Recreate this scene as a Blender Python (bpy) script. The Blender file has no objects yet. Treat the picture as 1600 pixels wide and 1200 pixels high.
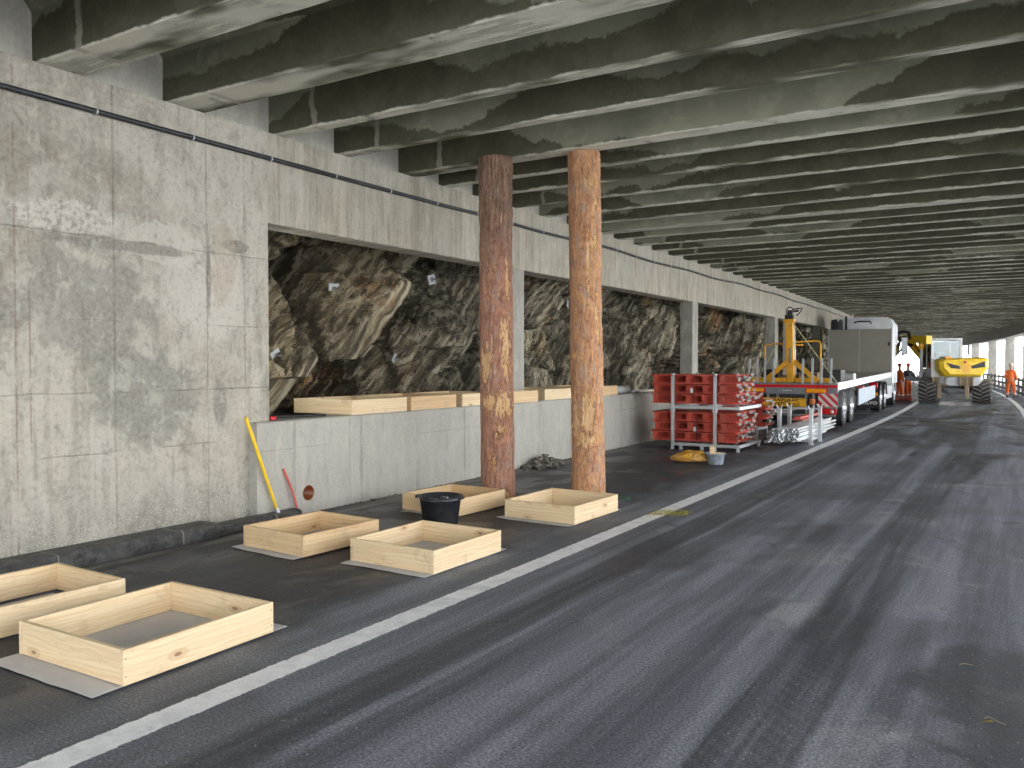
import bpy, bmesh, math, random
from mathutils import Vector, Matrix, noise, Euler
random.seed(7)
R = math.radians
SC = bpy.context.scene
COL = SC.collection
# ------------------------------------------------------------------ camera, sky, sun, exposure
F, CAM_H, IW, IH, HOR, VPX = 1300.0, 1.8, 1600.0, 1200.0, 567.0, 1600.0
PITCH = math.atan((IH/2-HOR)/F)
TH = math.atan((VPX-IW/2)*math.cos(PITCH)/F)
cd = bpy.data.cameras.new('camera'); cam = bpy.data.objects.new('camera', cd); COL.objects.link(cam)
cd.sensor_width = 36; cd.lens = F/IW*36; cd.clip_end = 5000; cd.clip_start = .05
cam.location = (0, 0, CAM_H); cam.rotation_euler = (math.pi/2-PITCH, 0, TH)
SC.camera = cam
W = bpy.data.worlds.new('World'); SC.world = W; W.use_nodes = True
SUN_EL, SUN_AZ = 48, 250          # the sun stands behind the mountain side
nt = W.node_tree; bg = nt.nodes['Background']
sky = nt.nodes.new('ShaderNodeTexSky'); sky.sky_type = 'NISHITA'; sky.sun_disc = False
sky.sun_elevation = R(SUN_EL); sky.sun_rotation = R(SUN_AZ); sky.air_density = .8; sky.dust_density = 2.5; sky.ozone_density = .6
hs = nt.nodes.new('ShaderNodeHueSaturation'); hs.inputs['Saturation'].default_value = .14
nt.links.new(sky.outputs[0], hs.inputs['Color']); nt.links.new(hs.outputs[0], bg.inputs['Color'])
bg.inputs['Strength'].default_value = .15
sl = bpy.data.lights.new('sun', 'SUN'); sl.energy = 1.2; sl.angle = R(12); sl.color = (1, .96, .9)
so = bpy.data.objects.new('sun', sl); COL.objects.link(so)
_a, _e = R(SUN_AZ), R(SUN_EL)
sd = Vector((math.sin(_a)*math.cos(_e), math.cos(_a)*math.cos(_e), math.sin(_e)))
so.rotation_euler = sd.to_track_quat('Z', 'Y').to_euler(); so.location = (-30, 0, 40)
SC.view_settings.view_transform = 'Standard'; SC.view_settings.look = 'None'
SC.view_settings.exposure = 3.38; SC.view_settings.gamma = 1
SC.cycles.max_bounces = 10; SC.cycles.diffuse_bounces = 6; SC.cycles.glossy_bounces = 4

# ------------------------------------------------------------------ helpers
_f = Vector((-math.sin(TH), math.cos(TH), 0)); _r = Vector((math.cos(TH), math.sin(TH), 0)); _z = Vector((0, 0, 1))
_fw = _f*math.cos(PITCH)-_z*math.sin(PITCH); _up = _f*math.sin(PITCH)+_z*math.cos(PITCH)
def ray(px, py): return _fw+_r*((px-800)/F)-_up*((py-600)/F)
def on_z(px, py, z=0.):
    d = ray(px, py); t = (z-CAM_H)/d.z; return Vector((d.x*t, d.y*t, z))
def on_x(px, py, x):
    d = ray(px, py); t = x/d.x; return Vector((x, d.y*t, CAM_H+d.z*t))
def on_y(px, py, y):
    d = ray(px, py); t = y/d.y; return Vector((d.x*t, y, CAM_H+d.z*t))
def sx(y): return -(max(0., y-23.)**2)/800. if y < 200 else -(177.**2)/800.
MINY, MAXY = -9., 112.
def yrange(a, b):
    out = [a]
    if a < 23 < b: out.append(23.)
    while out[-1] < b-.01: out.append(min(b, out[-1]+2.5) if out[-1] >= 23 else b)
    return out

class G:
    "node material builder"
    def __init__(s, name):
        s.mat = bpy.data.materials.new(name); s.mat.use_nodes = True; s.nt = s.mat.node_tree
        s.b = s.nt.nodes['Principled BSDF']; s._c = {}
    def n(s, t, **k):
        n = s.nt.nodes.new('ShaderNode'+t)
        for a, v in k.items(): setattr(n, a, v)
        return n
    def put(s, inp, v):
        if isinstance(v, bpy.types.NodeSocket): s.nt.links.new(v, inp)
        elif v is not None:
            if inp.type == 'RGBA' and not isinstance(v, (int, float)): v = (*v[:3], 1)
            elif inp.type == 'RGBA': v = (v, v, v, 1)
            inp.default_value = v
    def pos(s):
        if 'p' not in s._c: s._c['p'] = s.n('NewGeometry').outputs['Position']
        return s._c['p']
    def obj(s):
        if 'o' not in s._c: s._c['o'] = s.n('TexCoord').outputs['Object']
        return s._c['o']
    def rnd(s):
        return s.n('ObjectInfo').outputs['Random']
    def attr(s, name): return s.n('Attribute', attribute_name=name).outputs['Fac']
    def map(s, v, sc=(1, 1, 1), rot=(0, 0, 0), loc=(0, 0, 0)):
        m = s.n('Mapping'); s.put(m.inputs[0], v); m.inputs[1].default_value = loc; m.inputs[2].default_value = [R(a) for a in rot]; m.inputs[3].default_value = sc
        return m.outputs[0]
    def noise(s, v, sc=1., d=4, r=.55, dist=0.):
        t = s.n('TexNoise'); s.put(t.inputs['Vector'], v)
        t.inputs['Scale'].default_value = sc; t.inputs['Detail'].default_value = d; t.inputs['Roughness'].default_value = r; t.inputs['Distortion'].default_value = dist
        return t.outputs['Fac']
    def vor(s, v, sc=1., feature='F1', out='Distance', rand=1.):
        t = s.n('TexVoronoi', feature=feature); s.put(t.inputs['Vector'], v); t.inputs['Scale'].default_value = sc; t.inputs['Randomness'].default_value = rand
        return t.outputs[out]
    def m(s, op, a, b=None, c=None, clamp=False):
        t = s.n('Math', operation=op, use_clamp=clamp); s.put(t.inputs[0], a)
        if b is not None: s.put(t.inputs[1], b)
        if c is not None: s.put(t.inputs[2], c)
        return t.outputs[0]
    def step(s, v, lo, hi):
        t = s.n('MapRange', clamp=True, interpolation_type='SMOOTHSTEP'); s.put(t.inputs[0], v); t.inputs[1].default_value = lo; t.inputs[2].default_value = hi
        t.inputs[3].default_value = 0; t.inputs[4].default_value = 1
        return t.outputs[0]
    def band(s, v, c, w, soft=.5):       # 1 near c, falls to 0 at distance w
        d = s.m('ABSOLUTE', s.m('SUBTRACT', v, c)); return s.m('SUBTRACT', 1., s.step(d, w*(1-soft), w))
    def mix(s, f, a, b, mode='MIX'):
        t = s.n('Mix', data_type='RGBA', blend_type=mode); s.put(t.inputs[0], f); s.put(t.inputs[6], a); s.put(t.inputs[7], b)
        return t.outputs[2]
    def mul(s, a, b): return s.m('MULTIPLY', a, b)
    def xyz(s, v):
        t = s.n('SeparateXYZ'); s.put(t.inputs[0], v); return t.outputs
    def vec(s, x, y, z):
        t = s.n('CombineXYZ'); s.put(t.inputs[0], x); s.put(t.inputs[1], y); s.put(t.inputs[2], z); return t.outputs[0]
    def ramp(s, f, stops):
        t = s.n('ValToRGB'); s.put(t.inputs[0], f); e = t.color_ramp.elements
        while len(e) < len(stops): e.new(.5)
        for k, (p, c) in enumerate(stops):
            e[k].position = p; e[k].color = (*c, 1) if not isinstance(c, (int, float)) else (c, c, c, 1)
        return t.outputs[0]
    def done(s, color, rough=.7, metal=0., bump=None, strength=.4, dist=.01, spec=.5, **k):
        s.put(s.b.inputs['Base Color'], color); s.put(s.b.inputs['Roughness'], rough); s.put(s.b.inputs['Metallic'], metal)
        s.put(s.b.inputs['Specular IOR Level'], spec)
        if bump is not None:
            b = s.n('Bump'); s.put(b.inputs['Height'], bump); b.inputs['Strength'].default_value = strength; b.inputs['Distance'].default_value = dist
            s.nt.links.new(b.outputs[0], s.b.inputs['Normal'])
        for a, v in k.items(): s.put(s.b.inputs[a.replace('_', ' ')], v)
        return s.mat

class MB:
    "collects simple solids into one mesh"
    def __init__(s): s.v = []; s.f = []; s.sm = []
    def add(s, vs, fs, smooth=False):
        o = len(s.v); s.v += [tuple(v) for v in vs]; s.f += [tuple(i+o for i in f) for f in fs]; s.sm += [smooth]*len(fs); return s
    def box(s, a, b, mat=None, bev=0.):
        (x0, y0, z0), (x1, y1, z1) = a, b
        if bev > 0:
            bm = bmesh.new(); bmesh.ops.create_cube(bm, size=1)
            for v in bm.verts: v.co = Vector(((x0+x1)/2+v.co.x*(x1-x0), (y0+y1)/2+v.co.y*(y1-y0), (z0+z1)/2+v.co.z*(z1-z0)))
            bmesh.ops.bevel(bm, geom=bm.edges[:], offset=bev, segments=2, affect='EDGES', profile=.6)
            bm.verts.index_update(); vs = [v.co.copy() for v in bm.verts]; fs = [[v.index for v in f.verts] for f in bm.faces]; bm.free()
        else:
            vs = [Vector(c) for c in [(x0,y0,z0),(x1,y0,z0),(x1,y1,z0),(x0,y1,z0),(x0,y0,z1),(x1,y0,z1),(x1,y1,z1),(x0,y1,z1)]]
            fs = [(0,3,2,1),(4,5,6,7),(0,1,5,4),(1,2,6,5),(2,3,7,6),(3,0,4,7)]
        if mat is not None: vs = [mat @ v for v in vs]
        return s.add(vs, fs)
    def bar(s, p, q, w, h, up=(0, 0, 1), bev=0.):
        p, q = Vector(p), Vector(q); d = q-p; L = d.length; d.normalize(); u = Vector(up)
        if abs(d.dot(u)) > .98: u = Vector((0, 1, 0))
        x = d.cross(u).normalized(); y = x.cross(d)
        m = Matrix(((x.x, d.x, y.x, p.x), (x.y, d.y, y.y, p.y), (x.z, d.z, y.z, p.z), (0, 0, 0, 1)))
        return s.box((-w/2, 0, -h/2), (w/2, L, h/2), m, bev)
    def cyl(s, p, q, r0, r1=None, n=12, caps=True, smooth=True):
        r1 = r0 if r1 is None else r1; p, q = Vector(p), Vector(q); d = (q-p).normalized()
        a = d.orthogonal().normalized(); b = d.cross(a); o = len(s.v)
        vs = []
        for c, r in ((p, r0), (q, r1)):
            for i in range(n):
                t = 2*math.pi*i/n; vs.append(c+(a*math.cos(t)+b*math.sin(t))*r)
        s.add(vs, [(i, (i+1) % n, n+(i+1) % n, n+i) for i in range(n)], smooth)
        if caps: s.add(vs[:n], [tuple(reversed(range(n)))]); s.add(vs[n:], [tuple(range(n))])
        return s
    def tube(s, pts, r, n=8, caps=True):
        pts = [Vector(p) for p in pts]; rs = r if isinstance(r, (list, tuple)) else [r]*len(pts); vs = []; a = None
        for i, p in enumerate(pts):
            d = (pts[min(i+1, len(pts)-1)]-pts[max(i-1, 0)]).normalized()
            a = d.orthogonal().normalized() if a is None else (a-d*a.dot(d)).normalized(); b = d.cross(a)
            for k in range(n):
                t = 2*math.pi*k/n; vs.append(p+(a*math.cos(t)+b*math.sin(t))*rs[i])
        fs = [(i*n+k, i*n+(k+1) % n, (i+1)*n+(k+1) % n, (i+1)*n+k) for i in range(len(pts)-1) for k in range(n)]
        s.add(vs, fs, True)
        if caps: s.add(vs[:n], [tuple(reversed(range(n)))]); s.add(vs[-n:], [tuple(range(n))])
        return s
    def prism(s, poly, a, b, axis='y'):     # poly in the plane normal to axis, extruded a..b
        n = len(poly); P = {'x': lambda u, v, w: (w, u, v), 'y': lambda u, v, w: (u, w, v), 'z': lambda u, v, w: (u, v, w)}[axis]
        vs = [P(u, v, a) for u, v in poly]+[P(u, v, b) for u, v in poly]
        return s.add(vs, [tuple(range(n)), tuple(reversed(range(n, 2*n)))]+[(i, n+i, n+(i+1) % n, (i+1) % n) for i in range(n)])
    def lathe(s, prof, c=(0, 0, 0), axis='z', n=24, smooth=True):   # prof: (r, h)
        vs = []
        for r, h in prof:
            for i in range(n):
                t = 2*math.pi*i/n; x, y = r*math.cos(t), r*math.sin(t)
                v = {'z': (x, y, h), 'x': (h, x, y), 'y': (x, h, y)}[axis]
                vs.append((c[0]+v[0], c[1]+v[1], c[2]+v[2]))
        m = len(prof)
        return s.add(vs, [(j*n+i, j*n+(i+1) % n, (j+1)*n+(i+1) % n, (j+1)*n+i) for j in range(m-1) for i in range(n)], smooth)
    def sweep(s, prof, ys, closed=True):    # prof: (x offset, z) carried along the curved road
        n = len(prof); vs = [(x+sx(y), y, z) for y in ys for x, z in prof]
        fs = [(j*n+i, j*n+(i+1) % n, (j+1)*n+(i+1) % n, (j+1)*n+i) for j in range(len(ys)-1) for i in range(n if closed else n-1)]
        if closed: fs += [tuple(range(n)), tuple(reversed(range((len(ys)-1)*n, len(ys)*n)))]
        return s.add(vs, fs)
    def build(s, name, mat, parent=None, loc=None, rot=None):
        me = bpy.data.meshes.new(name); me.from_pydata(s.v, [], s.f); me.update()
        me.polygons.foreach_set('use_smooth', s.sm)
        if mat: me.materials.append(mat)
        bm = bmesh.new(); bm.from_mesh(me); bmesh.ops.recalc_face_normals(bm, faces=bm.faces[:]); bm.to_mesh(me); bm.free()
        o = bpy.data.objects.new(name, me); COL.objects.link(o)
        if parent: o.parent = parent
        if loc: o.location = loc
        if rot: o.rotation_euler = rot
        return o
def tag(o, label=None, cat=None, group=None, kind=None):
    if label: o['label'] = label
    if cat: o['category'] = cat
    if group: o['group'] = group
    if kind: o['kind'] = kind
    return o
def thing(name, label, cat, loc=(0, 0, 0), rz=0, group=None):
    o = bpy.data.objects.new(name, None); COL.objects.link(o); o.location = loc; o.rotation_euler = (0, 0, rz)
    return tag(o, label, cat, group)
def text_mesh(name, s, size, mat, parent, loc, rot, sxx=1., ext=.002):
    c = bpy.data.curves.new(name, 'FONT'); c.body = s; c.size = size; c.extrude = ext; c.align_x = 'CENTER'; c.align_y = 'CENTER'; c.offset = size*.02
    t = bpy.data.objects.new(name, c); COL.objects.link(t)
    bpy.context.view_layer.update()
    me = bpy.data.meshes.new_from_object(t.evaluated_get(bpy.context.evaluated_depsgraph_get()))
    bpy.data.objects.remove(t); me.materials.clear(); me.materials.append(mat)
    o = bpy.data.objects.new(name, me); COL.objects.link(o); o.parent = parent; o.location = loc; o.rotation_euler = rot; o.scale = (sxx, 1, 1)
    return o
def copy_tree(o, parent=None):
    c = o.copy(); COL.objects.link(c)
    if parent: c.parent = parent
    for ch in list(o.children): copy_tree(ch, c)
    return c

# ------------------------------------------------------------------ materials
def plain(name, col, rough=.5, metal=0., var=.12, sc=6., spec=.5, bumpy=.0, dirt=0.):
    g = G(name); p = g.obj(); n = g.noise(p, sc, 5, .6)
    c = g.mix(g.step(n, .3, .7), [x*(1-var) for x in col], [min(1, x*(1+var)) for x in col])
    if dirt: c = g.mix(g.mul(g.step(g.noise(p, sc*.6, 6, .7), .45, .75), dirt), c, (.12, .10, .08))
    r = g.m('ADD', g.mul(n, .25), rough-.12)
    return g.done(c, r, metal, bump=g.noise(p, sc*12, 3) if bumpy else None, strength=bumpy or .1, spec=spec)

def m_tall_wall():
    g = G('weathered concrete'); p = g.pos(); x, y, z = g.xyz(p)
    big = g.noise(p, .55, 5, .6, .6); mid = g.noise(p, 2.3, 6, .62, .3); fine = g.noise(p, 22, 6, .7)
    streak = g.noise(g.map(p, (1, 9, .55)), 1., 5, .6)
    c = g.mix(g.step(big, .36, .62), (.30, .27, .22), (.46, .43, .365))
    c = g.mix(g.mul(g.step(streak, .48, .66), .55), c, (.24, .22, .18))
    c = g.mix(g.mul(g.step(mid, .48, .62), .5), c, (.50, .475, .42))
    # long damp shadowless stain patches with torn borders
    wob = g.m('ADD', g.mul(g.m('SUBTRACT', mid, .5), 2.2), g.mul(g.m('SUBTRACT', big, .5), 1.2))
    def blob(cy, cz, ry, rz, edge=.18):
        a = g.m('POWER', g.m('DIVIDE', g.m('SUBTRACT', y, cy), ry), 2.); b = g.m('POWER', g.m('DIVIDE', g.m('SUBTRACT', z, cz), rz), 2.)
        d = g.m('ADD', g.m('SQRT', g.m('ADD', a, b)), wob); return g.m('SUBTRACT', 1., g.step(d, 1-edge, 1+edge))
    c = g.mix(g.mul(blob(4.5, 2.35, .65, .45), .6), c, (.24, .23, .20))
    c = g.mix(g.mul(blob(5.15, 1.45, .55, .5), .75), c, (.225, .22, .19))
    c = g.mix(g.mul(blob(6.0, 1.3, .09, .3), .6), c, (.19, .185, .16))
    c = g.mix(g.mul(blob(5.9, 2.55, .55, .5, .3), .6), c, (.56, .53, .47))
    c = g.mix(g.mul(g.mul(blob(4.35, 3.12, .55, .13, .25), g.step(fine, .3, .6)), .75), c, (.60, .57, .51))
    c = g.mix(g.mul(blob(5.35, 3.0, .5, .2, .1), .6), c, (.55, .525, .46))
    c = g.mix(g.mul(blob(6.25, 3.08, .24, .07, .1), .85), c, (.20, .19, .165))
    c = g.mix(g.mul(blob(4.9, 2.93, .75, .055, .2), .8), c, (.21, .20, .175))
    c = g.mix(g.mul(blob(5.87, 2.75, .035, .42, .3), .8), c, (.15, .145, .125))
    c = g.mix(g.mul(blob(6.05, 2.85, .18, .6, .15), .5), c, (.37, .31, .235))
    # base: exposed aggregate
    low = g.step(g.m('ADD', z, g.mul(mid, -.8)), .25, -.1)
    low = g.m('SUBTRACT', 1., g.step(g.m('SUBTRACT', z, g.mul(mid, .9)), -.22, .15))
    v = g.vor(p, 38., out='Distance'); vc = g.vor(p, 38., out='Color')
    vr = g.xyz(vc)[0]
    peb = g.mul(g.mul(g.m('SUBTRACT', 1., g.step(v, .25, .42)), g.step(vr, .45, .7)), low)
    c = g.mix(g.mul(low, .35), c, (.22, .21, .185)); c = g.mix(g.mul(peb, .8), c, (.62, .60, .55))
    # formwork joints
    ln = None
    wy = g.m('ADD', y, g.mul(g.m('SUBTRACT', fine, .5), .02))
    for yy, w in ((-1.2, .01), (.6, .01), (2.2, .01), (3.2, .01), (4.79, .012), (5.85, .007), (6.35, .006)):
        b = g.band(wy, yy, w, .6); ln = b if ln is None else g.m('MAXIMUM', ln, b)
    wz = g.m('ADD', z, g.mul(g.m('SUBTRACT', mid, .5), .04))
    for zz, w in ((2.98, .008), (1.52, .006), (2.2, .004), (.95, .006)):
        ln = g.m('MAXIMUM', ln, g.mul(g.band(wz, zz, w, .6), g.step(g.noise(p, 1.7, 2), .4, .55)))
    c = g.mix(g.mul(g.mul(ln, g.step(g.noise(p, 2.1, 4), .42, .62)), .42), c, (.17, .155, .13))
    rust = g.m('MAXIMUM', g.band(wy, 3.87, .014, .6), g.mul(g.band(wy, 3.99, .01, .6), g.step(z, .9, 1.2)))
    c = g.mix(g.mul(g.mul(rust, g.step(g.noise(p, 2.6, 5, .7), .40, .56)), .6), c, (.17, .115, .09))
    pores = g.mul(g.m('SUBTRACT', 1., g.step(g.vor(p, 9., out='Distance'), .03, .07)), g.step(g.xyz(g.vor(p, 9., out='Color'))[1], .86, .88)); m3 = g.noise(g.map(p, (1, 1, .6)), 5.5, 7, .72, .5); c = g.mix(g.mul(g.step(m3, .52, .62), .45), c, (.54, .51, .44)); c = g.mix(g.mul(g.step(m3, .47, .37), .5), c, (.22, .20, .16))
    c = g.mix(g.mul(pores, .7), c, (.08, .075, .065))
    c = g.mix(g.mul(g.step(fine, .35, .75), .28), c, (.56, .54, .48)); c = g.mix(g.mul(g.step(fine, .5, .3), .35), c, (.17, .16, .14))
    h = g.m('SUBTRACT', g.m('ADD', g.mul(fine, .5), g.m('ADD', g.mul(mid, .7), g.mul(peb, .9))), g.m('ADD', g.mul(ln, 1.), g.mul(g.mul(low, fine), .9)))
    return g.done(c, .9, bump=h, strength=.75, dist=.02, spec=.25)
def m_board_concrete(name, base, dark, bw=.245, hz=None, lnk=.55, pale=.0, st=1.):
    g = G(name); p = g.pos(); x, y, z = g.xyz(p)
    by = g.m('DIVIDE', y, bw); fl = g.m('FLOOR', by); fr = g.m('FRACT', by)
    wn = g.n('TexWhiteNoise', noise_dimensions='1D'); g.put(wn.inputs['W'], fl); rv = wn.outputs['Value']
    streak = g.noise(g.map(p, (1, 13, .8)), 1., 6, .65); big = g.noise(p, .8, 4, .6, .4); fine = g.noise(p, 25, 5, .7)
    c = g.mix(rv, [v*.9 for v in base], [v*1.1 for v in base])
    s2 = g.noise(g.map(p, (1, 5, .35)), 1., 7, .7, .3)
    c = g.mix(g.mul(g.step(streak, .44, .66), .7*st), c, dark); c = g.mix(g.mul(g.step(s2, .52, .66), .5*st), c, [v*.75 for v in dark]); c = g.mix(g.mul(g.step(s2, .44, .34), .4*st), c, (.56, .54, .47))
    c = g.mix(g.mul(g.step(streak, .42, .28), .4), c, (.55, .53, .46))
    c = g.mix(g.mul(g.step(big, .45, .65), .35+pale), c, (.48, .47, .43))
    e = g.m('MINIMUM', fr, g.m('SUBTRACT', 1., fr)); ln = g.mul(g.m('SUBTRACT', 1., g.step(e, .005, .03)), g.step(g.noise(p, 1.1, 2), .35, .6))
    if hz:
        for zz in hz: ln = g.m('MAXIMUM', ln, g.mul(g.band(z, zz, .006, .6), g.step(g.noise(p, .5, 2), .48, .56)))
    c = g.mix(g.mul(ln, lnk), c, [v*.4 for v in dark])
    pores = g.mul(g.m('SUBTRACT', 1., g.step(g.vor(p, 14., out='Distance'), .04, .09)), g.step(g.xyz(g.vor(p, 14., out='Color'))[1], .8, .82)); m3 = g.noise(g.map(p, (1, 1.4, .6)), 4.5, 7, .7, .5); c = g.mix(g.mul(g.step(m3, .52, .64), .4), c, (.56, .53, .45)); c = g.mix(g.mul(g.step(m3, .47, .36), .4), c, dark); c = g.mix(g.mul(pores, .7), c, (.09, .085, .075))
    c = g.mix(g.mul(g.step(fine, .4, .75), .2), c, (.6, .57, .5)); c = g.mix(g.mul(g.step(fine, .5, .3), .2), c, (.18, .17, .15))
    return g.done(c, .85, bump=g.m('SUBTRACT', g.m('ADD', g.mul(fine, .3), g.mul(rv, .12)), ln), strength=.5, dist=.012, spec=.25)
def m_beam():
    g = G('stained ceiling concrete'); p = g.pos(); x, y, z = g.xyz(p)
    yy = g.mul(g.m('ADD', y, 0), 2.7)
    q = g.vec(g.mul(x, .42), yy, g.mul(z, .5)); lo = g.noise(q, 1., 6, .62, .3)
    q2 = g.vec(g.mul(x, .28), g.mul(y, 1.9), 0.); amt = g.noise(q2, 1., 2, .5)
    mid = g.noise(p, 3.2, 6, .65); fine = g.noise(p, 26, 5, .7)
    hz = g.m('DIVIDE', g.m('SUBTRACT', z, 4.445), .60)
    # damp stain rising from the lower edge of each web, with a torn upper border
    border = g.m('ADD', g.m('ADD', g.mul(g.m('SUBTRACT', amt, .46), 4.6), .30), g.mul(g.m('SUBTRACT', mid, .5), .7))
    wet = g.m('SUBTRACT', 1., g.step(g.m('SUBTRACT', hz, border), -.02, .05))
    c = g.mix(g.step(lo, .35, .65), (.175, .178, .13), (.30, .302, .225))
    c = g.mix(g.mul(g.step(mid, .5, .68), .5), c, (.40, .405, .30))
    c = g.mix(g.mul(wet, .93), c, g.mix(g.step(mid, .4, .6), (.068, .066, .042), (.092, .088, .056)))
    bb = g.m('ADD', z, g.mul(g.m('SUBTRACT', mid, .5), .10))
    edge = g.m('SUBTRACT', 1., g.step(bb, 4.449, 4.471))
    under = g.m('SUBTRACT', 1., g.step(z, 4.4452, 4.4465))
    st = g.noise(g.map(p, (1.3, 13, 3)), 1., 8, .74, .3)
    pale = g.mix(g.step(st, .38, .62), (.34, .33, .26), (.70, .68, .58))
    pale = g.mix(g.mul(g.step(st, .52, .60), .0), pale, (.12, .11, .09))
    c = g.mix(g.mul(edge, g.step(g.noise(g.map(p, (.6, 2, 1)), 1., 3), .38, .55)), c, (.58, .56, .47))
    c = g.mix(under, c, pale)
    crack = g.mul(g.band(st, .5, .012, .5), under); c = g.mix(g.mul(crack, .8), c, (.06, .055, .045))
    # pale lime run a short way from the wall
    run = g.band(g.m('ADD', x, g.mul(mid, .22)), -6.72, .05, .5); run = g.mul(run, g.step(g.noise(g.vec(0., g.mul(y, 3.1), 0.), 1., 0), .42, .5))
    c = g.mix(g.mul(g.mul(run, g.m('SUBTRACT', 1., g.step(y, 24, 26))), .7), c, (.36, .33, .27))
    c = g.mix(g.mul(g.step(fine, .5, .8), .10), c, (.4, .39, .33)); c = g.mix(g.mul(g.step(fine, .45, .25), .15), c, (.05, .05, .04))
    return g.done(c, .8, bump=g.m('ADD', g.mul(fine, .35), g.m('ADD', mid, g.mul(g.mul(st, under), 1.2))), strength=.6, dist=.02, spec=.25)
def m_asphalt():
    g = G('worn damp asphalt'); p = g.pos(); x, y, z = g.xyz(p)
    grain = g.noise(p, 62, 4, .8); g2 = g.noise(p, 34, 4, .7); big = g.noise(p, .33, 4, .55, .4); mid = g.noise(p, 1.5, 6, .65, .5)
    along = g.noise(g.map(p, (4.5, .22, 1)), 1., 5, .6, .25); strk = g.noise(g.map(p, (17, .5, 1)), 1., 4, .6)
    xw = g.m('ADD', x, g.mul(g.m('SUBTRACT', g.noise(g.map(p, (.2, .16, 1)), 1., 2), .5), .22))
    xw = g.m('ADD', xw, g.mul(g.m('SUBTRACT', mid, .5), .07))
    c = g.mix(g.step(along, .38, .64), (.112, .124, .146), (.200, .218, .252))
    dust = g.mul(g.step(g.noise(p, .5, 6, .68, .8), .52, .68), g.step(x, -3.2, -.9)); c = g.mix(g.mul(dust, .75), c, (.31, .315, .325))
    # tyre tracks
    tr = None
    for cx, w, a in ((-1.08, .26, .9), (-1.72, .2, .55), (-3.05, .2, .85), (-2.72, .1, .6), (-.35, .12, .25)):
        b = g.mul(g.band(xw, cx, w, .3), a); tr = b if tr is None else g.m('MAXIMUM', tr, b)
    tread = g.step(g.m('SINE', g.mul(g.m('ADD', y, g.mul(g.m('ABSOLUTE', g.m('SUBTRACT', x, -1.4)), .8)), 52.)), -.8, .3)
    tr = g.mul(tr, g.m('ADD', .55, g.mul(g.step(strk, .35, .6), .45)))
    tr = g.mul(tr, g.m('ADD', g.mul(tread, .14), .86))
    c = g.mix(g.mul(tr, .9), c, (.034, .037, .046))
    ## damp areas
    left = g.m('SUBTRACT', 1., g.step(g.m('ADD', x, g.mul(g.m('SUBTRACT', mid, .5), 1.6)), -4.7, -3.9))
    wetn = g.mul(g.step(big, .52, .57), g.m('SUBTRACT', 1., g.step(dust, .2, .6)))
    fr = g.m('ADD', g.m('ADD', g.m('POWER', g.m('DIVIDE', g.m('SUBTRACT', x, .55), 1.1), 2.), g.m('POWER', g.m('DIVIDE', g.m('SUBTRACT', y, 5.0), 1.5), 2.)), g.mul(g.m('SUBTRACT', mid, .5), 2.4))
    front = g.m('SUBTRACT', 1., g.step(fr, .6, 1.15))
    far = g.mul(g.step(g.m('ADD', g.noise(g.map(p, (.5, .12, 1)), 1., 4, .6, .8), g.mul(g.step(y, 12, 28), .10)), .56, .62), g.step(y, 10, 16))
    wet = g.m('MAXIMUM', g.m('MAXIMUM', g.mul(left, .85), g.mul(wetn, .35)), g.m('MAXIMUM', g.mul(front, .75), g.mul(far, .85)))
    drop = g.mul(g.step(g.noise(g.map(p, (1.6, 1.1, 1)), 1.3, 6, .7, .6), .60, .625), g.step(g.noise(p, .35, 2), .45, .55)); wet = g.m('MAXIMUM', wet, g.mul(drop, .75)); c = g.mix(wet, c, (.030, .031, .038))
    puddle = g.mul(wet, g.step(g.noise(p, .9, 5, .6, .6), .5, .58))
    # pale limey smear by the gutter
    sm = g.mul(g.mul(g.step(g.noise(g.map(p, (2.2, .5, 1)), 1., 5, .65, .4), .5, .66), g.m('SUBTRACT', 1., g.step(x, -6.6, -5.4))), .55)
    c = g.mix(sm, c, (.17, .165, .145))
    spk = g.mul(g.m('SUBTRACT', 1., g.step(g.vor(p, 46., out='Distance'), .09, .15)), g.step(g.xyz(g.vor(p, 46., out='Color'))[0], .86, .9))
    c = g.mix(g.step(grain, .5, .68), c, g.mix(1., c, (2.1, 2.1, 2.1), 'MULTIPLY')); c = g.mix(g.step(grain, .5, .34), c, g.mix(1., c, (.3, .3, .3), 'MULTIPLY'))
    c = g.mix(g.mul(spk, .8), c, (.44, .43, .40)); sp2 = g.mul(g.m('SUBTRACT', 1., g.step(g.vor(p, 17., out='Distance'), .07, .12)), g.step(g.xyz(g.vor(p, 17., out='Color'))[2], .78, .82)); c = g.mix(g.mul(sp2, .7), c, (.42, .41, .38))
    rough = g.m('SUBTRACT', .72, g.m('ADD', g.mul(wet, .2), g.mul(puddle, .24)))
    rough = g.m('SUBTRACT', rough, g.mul(tr, .08))
    h = g.m('ADD', g.mul(grain, g.m('SUBTRACT', 1., g.mul(puddle, .6))), g.mul(g2, .5))
    return g.done(c, rough, bump=h, strength=.75, dist=.006, spec=.5)
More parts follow.
